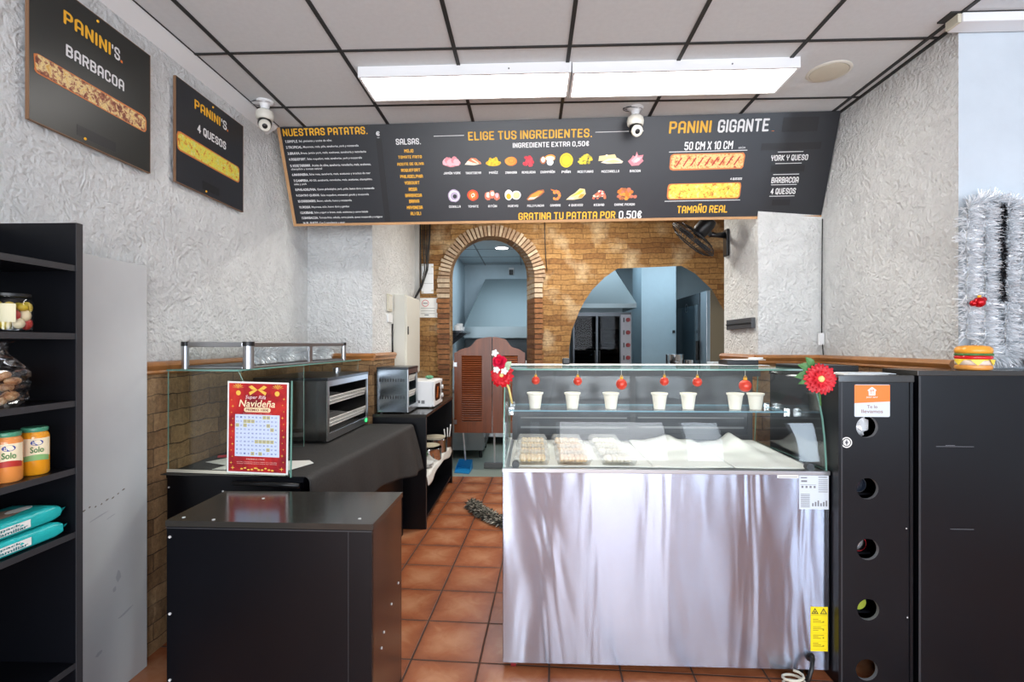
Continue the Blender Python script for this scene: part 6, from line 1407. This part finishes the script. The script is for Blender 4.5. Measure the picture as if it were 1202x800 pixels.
# ------------------------------------------------------------------ saloon doors in the arch
def saloon(no, x0, x1, label, flip):
    g = G(); y0, y1 = 5.76, 5.795; zb, w = .475, .085; n = 16
    def topz(u): return 1.435+.155*(.5-.5*math.cos(PI*min(1, u*1.06)))-.022*math.exp(-((u-.42)/.13)**2)+.02*math.exp(-((u-.60)/.10)**2)-.03*math.exp(-((u-.0)/.1)**2)
    F = Frame((x0 if not flip else x1, y0, zb), (1 if not flip else -1, 0, 0), (0, 0, 1)); W_ = x1-x0
    pts = [(0, 0), (W_, 0)]+[(W_*(1-k/n), topz(1-k/n)-zb) for k in range(n+1)]
    hole = [(w, .13), (W_-w*1.35, .13), (W_-w*1.35, .90), (w, .90)]
    def band(a0, a1, b0, b1): g.obox(F, a0, a1, b0, b1, -.035 if not flip else 0, 0 if not flip else .035)
    h0, h1 = (-.035, 0) if not flip else (0, .035)
    band(0, w, 0, .90); band(W_-w*1.35, W_, 0, .90); band(w, W_-w*1.35, 0, .13)
    g.fprism(F, [(0, .90), (W_, .90)]+[(W_*(1-k/n), topz(1-k/n)-zb) for k in range(n+1)], h0, h1)
    d = struct(g, 'door_%d' % no, 'saloon'); d['label'] = label
    g = G(); nl = 30
    for k in range(nl):
        b = .133+(.765)*k/nl; a0, a1 = w+.001, W_-w*1.35-.001
        hh = (h0+h1)/2
        q = [F.p(a0, b, hh-.011), F.p(a0, b+.006, hh-.013), F.p(a0, b+.026, hh+.011), F.p(a0, b+.020, hh+.013)]
        g.prism(q, F.ex*(a1-a0))
    g.out('louver_panel', 'louver', d)
    for b in (.08, .75):
        g = G(); g.cyl(F.p(-.012, b, hh), F.p(-.012, b+.09, hh), .010, n=12); g.obox(F, -.012, .03, b+.02, b+.07, h1 if h1 > 0 else h1, (h1 if h1 > 0 else h1)+.003); g.out('hinge', 'alu', d, 40)
saloon(1, -.885, -.447, 'left leaf of the red brown saloon doors', False)
saloon(2, -.437, -.06, 'right leaf of the red brown saloon doors', True)
# ------------------------------------------------------------------ floor: rag, dustpan, broom
path = [(-.560, 4.58), (-.515, 4.54), (-.48, 4.44), (-.42, 4.34), (-.34, 4.24), (-.26, 4.15), (-.16, 4.07), (-.06, 4.02)]
g = G(); tinsel_blades(g, [(x, y, .035) for x, y in path], .085, 2600, .006, 91)
for v in g.b.verts:
    v.co.z = max(.002, min(v.co.z, .075))
for f in g.b.faces: f.material_index = random.choice((0, 0, 1, 2))
g.mi = 0; g.tube([(x, y, .034) for x, y in path], [.028, .04, .034, .034, .036, .036, .034, .03], 10)
tag(origin(g.out('floor_rag', [mat('dark rag strands', rgb(72, 72, 66), .9), mat('grey rag strands', rgb(132, 130, 118), .9), mat('pale rag strands', rgb(196, 190, 176), .9)], None, None, fix=False), (-.35, 4.25, .0)), 'mottled grey shaggy rag rolled up on the terracotta floor', 'rag')
t = thing('dustpan', 'blue dustpan with white upright handle under the saloon doors', 'dustpan', (-.80, 5.98, 0))
g = G(); g.prism([(-.89, 5.78, 0.001), (-.71, 5.74, .001), (-.70, 6.02, .001), (-.88, 6.06, .001)], (0, 0, .006)); g.prism([(-0.880, 6.05, .006), (-0.700, 6.01, .006), (-0.705, 6.03, .10), (-0.875, 6.07, .10)], (0, .006, 0))
g.prism([(-0.890, 5.80, .006), (-0.880, 6.05, .006), (-0.875, 6.06, .10), (-0.885, 5.90, .05)], (.005, 0, 0)); g.prism([(-0.710, 5.76, .006), (-0.700, 6.01, .006), (-0.705, 6.02, .10), (-0.707, 5.88, .05)], (.005, 0, 0)); g.out('pan', 'blue', t)
g = G(); g.tube([(-.79, 6.04, .09), (-.82, 6.06, .40), (-.84, 6.08, .80)], .010, 10); g.out('handle', 'white', t, 180)
g = G(); g.tube([(-.43, 6.02, .03), (-.44, 6.04, .55), (-.45, 6.05, 1.30)], .011, 10); t = thing('broom', 'white broom stick standing behind the saloon doors', 'broom', (-.43, 6.02, 0)); g.out('stick', 'white', t, 180)
g = G(); g.box(-.56, -.30, 6.0, 6.04, .0, .07, .006); g.out('brush_head', 'midgrey', t)
# ------------------------------------------------------------------ kitchen seen through the arch
def hood(name, label, x0, x1, y0, y1, z0, lip, ztop, xs0, xs1, ys):
    t = thing(name, label, 'extractor hood', ((x0+x1)/2, (y0+y1)/2, z0))
    b = [(x0, y0), (x1, y0), (x1, y1), (x0, y1)]; u = [(xs0, ys), (xs1, ys), (xs1, y1), (xs0, y1)]
    g = G(); A = [g.b.verts.new((x, y, z0+lip)) for x, y in b]; B_ = [g.b.verts.new((x, y, ztop)) for x, y in u]
    g._f(A[::-1]); g._f(B_)
    for i in range(4): g._f([A[i], A[(i+1) % 4], B_[(i+1) % 4], B_[i]])
    g.out('canopy', mat(name+' sheet steel', rgb(120, 134, 138), .55, .5), t)
    g = G(); w = .02
    g.box(x0, x1, y0, y0+w, z0, z0+lip); g.box(x0, x1, y1-w, y1, z0, z0+lip); g.box(x0, x0+w, y0+w, y1-w, z0, z0+lip); g.box(x1-w, x1, y0+w, y1-w, z0, z0+lip)
    g.out('rim', mat(name+' rim steel', rgb(140, 156, 162), .4, .6), t)
    if name != 'chicken_hood': return t
    g = G(); cx = (xs0+xs1)/2; g.box(cx-.15, cx+.15, y1-.32, y1-.02, ztop, KZ); g.out('duct', 'midgrey', t); return t
hood('extractor_hood', 'wide steel extractor hood seen through the arched doorway', -.99, .40, 7.35, 8.29, 1.60, .165, 2.55, -.72, .2, 7.95)
g = G(); g.box(-1.09, .60, 8.255, 8.298, .95, 1.595); tag(origin(g.out('steel_backsplash', mat('dull steel sheet', rgb(96, 104, 108), .4, .7)), (-.25, 8.28, .95)), 'dull steel wall sheet below the wide extractor hood', 'wall sheet')
t = thing('cooking_range', 'steel cooking range under the wide extractor hood', 'cooker', (-.2, 7.7, 0))
g = G(); g.box(-.95, .45, 7.40, 8.22, .12, .92, .006); g.out('body', 'steel', t)
g = G(); g.box(-.97, .47, 7.38, 8.24, .92, .95, .004); g.out('cooktop', 'darksteel', t)
for x in (-.9, .40):
    for y in (7.45, 8.15):
        g = G(); g.cyl((x, y, 0), (x, y, .12), .025, n=14); g.out('leg', 'dark', t, 40)
for k in range(5):
    g = G(); g.cyl((-.75+.27*k, 7.40, .80), (-.75+.27*k, 7.365, .80), .028, n=18); g.out('knob', 'dark', t, 40)
t = thing('work_cabinet', 'low steel cabinet behind the saloon doors', 'kitchen cabinet', (-.83, 6.8, 0))
g = G(); g.box(-1.09, -.62, 6.55, 7.28, .10, .88, .006); g.out('body', mat('grey enamelled cabinet', rgb(150, 156, 156), .4), t)
g = G(); g.box(-1.095, -.60, 6.53, 7.29, .88, .91, .003); g.out('worktop', 'steel', t)
for x in (-1.05, -.66):
    for y in (6.6, 7.22):
        g = G(); g.cyl((x, y, 0), (x, y, .10), .022, n=14); g.out('foot', 'dark', t, 40)
g = G(); g.box(-.62, -.616, 6.60, 6.90, .15, .84); g.out('door', 'alu', t)
g = G(); g.box(-.62, -.616, 6.93, 7.24, .15, .84); g.out('door', 'alu', t)
t = thing('wall_shelf', 'dark kitchen shelf on the wall at the left of the arch', 'shelf', (-1.0, 6.7, 1.66))
g = G(); g.box(-1.10, -.86, 6.3, 7.1, 1.655, 1.68); g.out('board', 'darksteel', t)
for y in (6.4, 7.0):
    g = G(); g.prism([(-1.10, y, 1.655), (-.90, y, 1.655), (-1.10, y, 1.50)], (0, .012, 0)); g.out('bracket', 'darksteel', t)
for k, (y, h, r) in enumerate(((6.42, .07, .045), (6.62, .10, .05), (6.80, .06, .05))):
    g = G(); g.lathe([(.001, 0), (r*.8, 0), (r, h), (r*.92, h), (r*.7, .008), (.001, .006)], (0, 0, 0), n=22); o = g.out('white_tub', 'white', None, 40); o.location = (-.95, y, 1.6805)
    tag(o, ['nearest white tub on the dark kitchen shelf', 'taller white tub in the middle of the dark kitchen shelf', 'farthest white tub on the dark kitchen shelf'][k], 'tub', 'white tubs on the kitchen shelf')
t = thing('downlight', 'round lit lamp in the kitchen ceiling behind the arch', 'ceiling light', (-.388, 6.77, KZ))
g = G(); g.lathe([(.10, 0), (.10, -.012), (.085, -.016), (.085, 0)], (-.388, 6.77, KZ)); g.out('rim', 'white', t, 40)
g = G(); g.lathe([(.084, 0), (.083, -.010), (.001, -.012)], (-.388, 6.77, KZ)); g.out('diffuser', mat('lit kitchen lamp', (1, 1, 1, 1), .5, emit=9.0), t, 40)
t = thing('kitchen_camera', 'small dark camera box on the kitchen back wall above the hood', 'camera', (-.32, 8.25, 2.70))
g = G(); g.box(-.36, -.27, 8.24, 8.30, 2.66, 2.78, .008); g.out('housing', 'white', t)
g = G(); g.box(-.35, -.28, 8.215, 8.24, 2.655, 2.74, .008); g.out('front', 'dark', t)
# ------------------------------------------------------------------ kitchen seen through the hatch
hood('chicken_hood', 'steel extractor hood above the rotisserie oven', .45, 1.40, 6.60, 7.5, 1.985, .06, 2.62, .75, 1.135, 7.0)
t = thing('rotisserie_oven', 'glass fronted rotisserie oven with red knobs under its hood', 'oven', (.95, 6.85, .0)); x0, x1, y0, y1, z0, z1 = .565, 1.325, 6.58, 7.10, .85, 1.925
g = G(); g.box(x0, x1, y0+.02, y0+.04, z0, z0+.03); g.box(x0, x0+.03, y0, y1, z0, z1); g.box(x1-.03, x1, y0, y1, z0, z1); g.box(x0+.03, x1-.03, y0, y1, z1-.045, z1); g.box(x0+.03, x1-.03, y0, y1, z0, z0+.04); g.box(x0+.03, x1-.03, y1-.03, y1, z0+.04, z1-.045); g.out('body', 'darksteel', t)
g = G(); g.box(x1-.135, x1, y0-.012, y0, z0, z1-.03); cp = g.out('control_panel', mat('grey control panel', rgb(150, 150, 156), .4, .3), t)
for k in range(6):
    z = z1-.10-.165*k; g = G(); g.cyl((x1-.045, y0-.012, z), (x1-.045, y0-.04, z), .028, n=18); g.out('knob', mat('dark red knob', rgb(130, 20, 26), .4), cp, 40)
    g = G(); g.box(x1-.105, x1-.09, y0-.016, y0-.012, z-.03, z+.03); g.out('indicator', 'dark', cp)
mid = (x0+x1-.135)/2
for k, (a, b) in enumerate(((x0+.005, mid-.002), (mid+.002, x1-.14))):
    g = G(); w = .022; g.box(a, b, y0-.014, y0-.002, z1-.05, z1-.03); g.box(a, b, y0-.014, y0-.002, z0+.01, z0+.03); g.box(a, a+w*.5, y0-.014, y0-.002, z0+.03, z1-.05); g.box(b-w*.5, b, y0-.014, y0-.002, z0+.03, z1-.05); d = g.out('door', 'darksteel', t)
    g = G(); g.box(a+.011, b-.011, y0-.010, y0-.006, z0+.03, z1-.05); g.out('pane', 'darkglass', d)
    g = G(); hx = mid-.03 if k == 0 else mid+.03; g.tube([(hx, y0-.014, 1.22), (hx, y0-.045, 1.24), (hx, y0-.045, 1.40), (hx, y0-.014, 1.42)], .008, 8); g.out('handle', 'dark', d, 180)
for k in range(5):
    z = z1-.22-.17*k; g = G(); g.tube([(x0+.04, y0+.22, z), (x1-.14, y0+.22, z)], .012, 8); g.tube([(x0+.04, y0+.27, z-.05), (x1-.14, y0+.27, z-.05)], .005, 6); g.tube([(x0+.04, y0+.17, z-.05), (x1-.14, y0+.17, z-.05)], .005, 6); g.out('spit', 'chrome', t, 180)
    g = G(); g.box(x0+.035, x1-.14, y0+.06, y0+.40, z-.085, z-.078); g.out('drip_tray', 'midgrey', t)
g = G(); g.box(x0+.03, x1-.03, y1-.04, y1-.03, z0+.04, z1-.05); g.out('back_lining', 'dark', t)
g = G(); g.box(x0, x1, y0, y1, .05, z0-.003); g.out('stand', 'steel', t)
for x in (x0+.05, x1-.05):
    for y in (y0+.06, y1-.06):
        g = G(); g.cyl((x, y, 0), (x, y, .05), .025, n=14); g.out('caster', 'dark', t, 40)
t = thing('tall_fridge', 'tall glass door kitchen fridge with plain steel side', 'fridge', (2.55, 6.8, 0)); x0, x1, y0, y1, z1 = 2.165, 2.85, 6.20, 7.45, 2.175
g = G(); g.box(x0+.05, x1, y0, y1, .08, z1, .006); g.out('body', mat('steel side tinted with shop light', rgb(128, 112, 88), .5), t)  # warmth of the shop light is put into the side's colour
g = G(); g.box(x0+.005, x0+.05, y0, y0+.22, .10, z1-.01, .004); g.out('chrome_post', 'alu', t)
g = G(); g.box(x0, x0+.045, y0+.225, y1, .10, z1-.01, .004); d = g.out('door', 'darksteel', t)
FD = Frame((x0, y1, 0), (0, -1, 0), (0, 0, 1))
g = G(); g.obox(FD, .06, .96, .3, 2.02, 0, .004); g.out('door_pane', mat('dark fridge glass', rgb(48, 62, 70), .12), d)
g = G(); g.ring(FD, .5, 2.0, .05, .062, .006); g.out('round_emblem', 'alu', d)
g = G(); g.obox(FD, .95, .99, 1.30, 1.55, .004, .035, .006); g.out('handle', 'dark', d)
for x in (x0+.1, x1-.06):
    for y in (y0+.06, y1-.06):
        g = G(); g.cyl((x, y, 0), (x, y, .08), .025, n=14); g.out('foot', 'dark', t, 40)
# steel pot on the hatch ledge
g = G(); g.box(.46, 2.25, 5.66, 6.16, 1.06, 1.08); struct(g, 'trim_7', mat('steel hatch ledge', rgb(150, 152, 152), .35, .9))
t = pot('hatch_pot', 'steel pot standing on the hatch ledge before the pale blue pillar', 1.70, 5.92, 1.0805, .10, .30, 'chrome')
g = G(); g.lathe([(.001, 0), (.045, 0), (.05, .24), (.046, .24), (.04, .01), (.001, .008)], (0, 0, 0), n=24); o = g.out('steel_beaker', 'chrome', None, 40); o.location = (1.86, 5.90, 1.0805); tag(o, 'slim steel beaker right of the pot on the hatch ledge', 'beaker')
g = G(); g.box(2.10, 2.30, 5.78, 6.0, 1.0805, 1.30, .01); tag(origin(g.out('white_box', 'white'), (2.2, 5.9, 1.0805)), 'white box on the hatch ledge beside the fridge side', 'box')
g = G(); g.box(1.98, 2.016, 6.985, 7.0, 1.66, 1.70, .004); tag(origin(g.out('black_switch', 'dark'), (2.0, 7.0, 1.68)), 'small black switch on the pale blue kitchen pillar', 'switch')
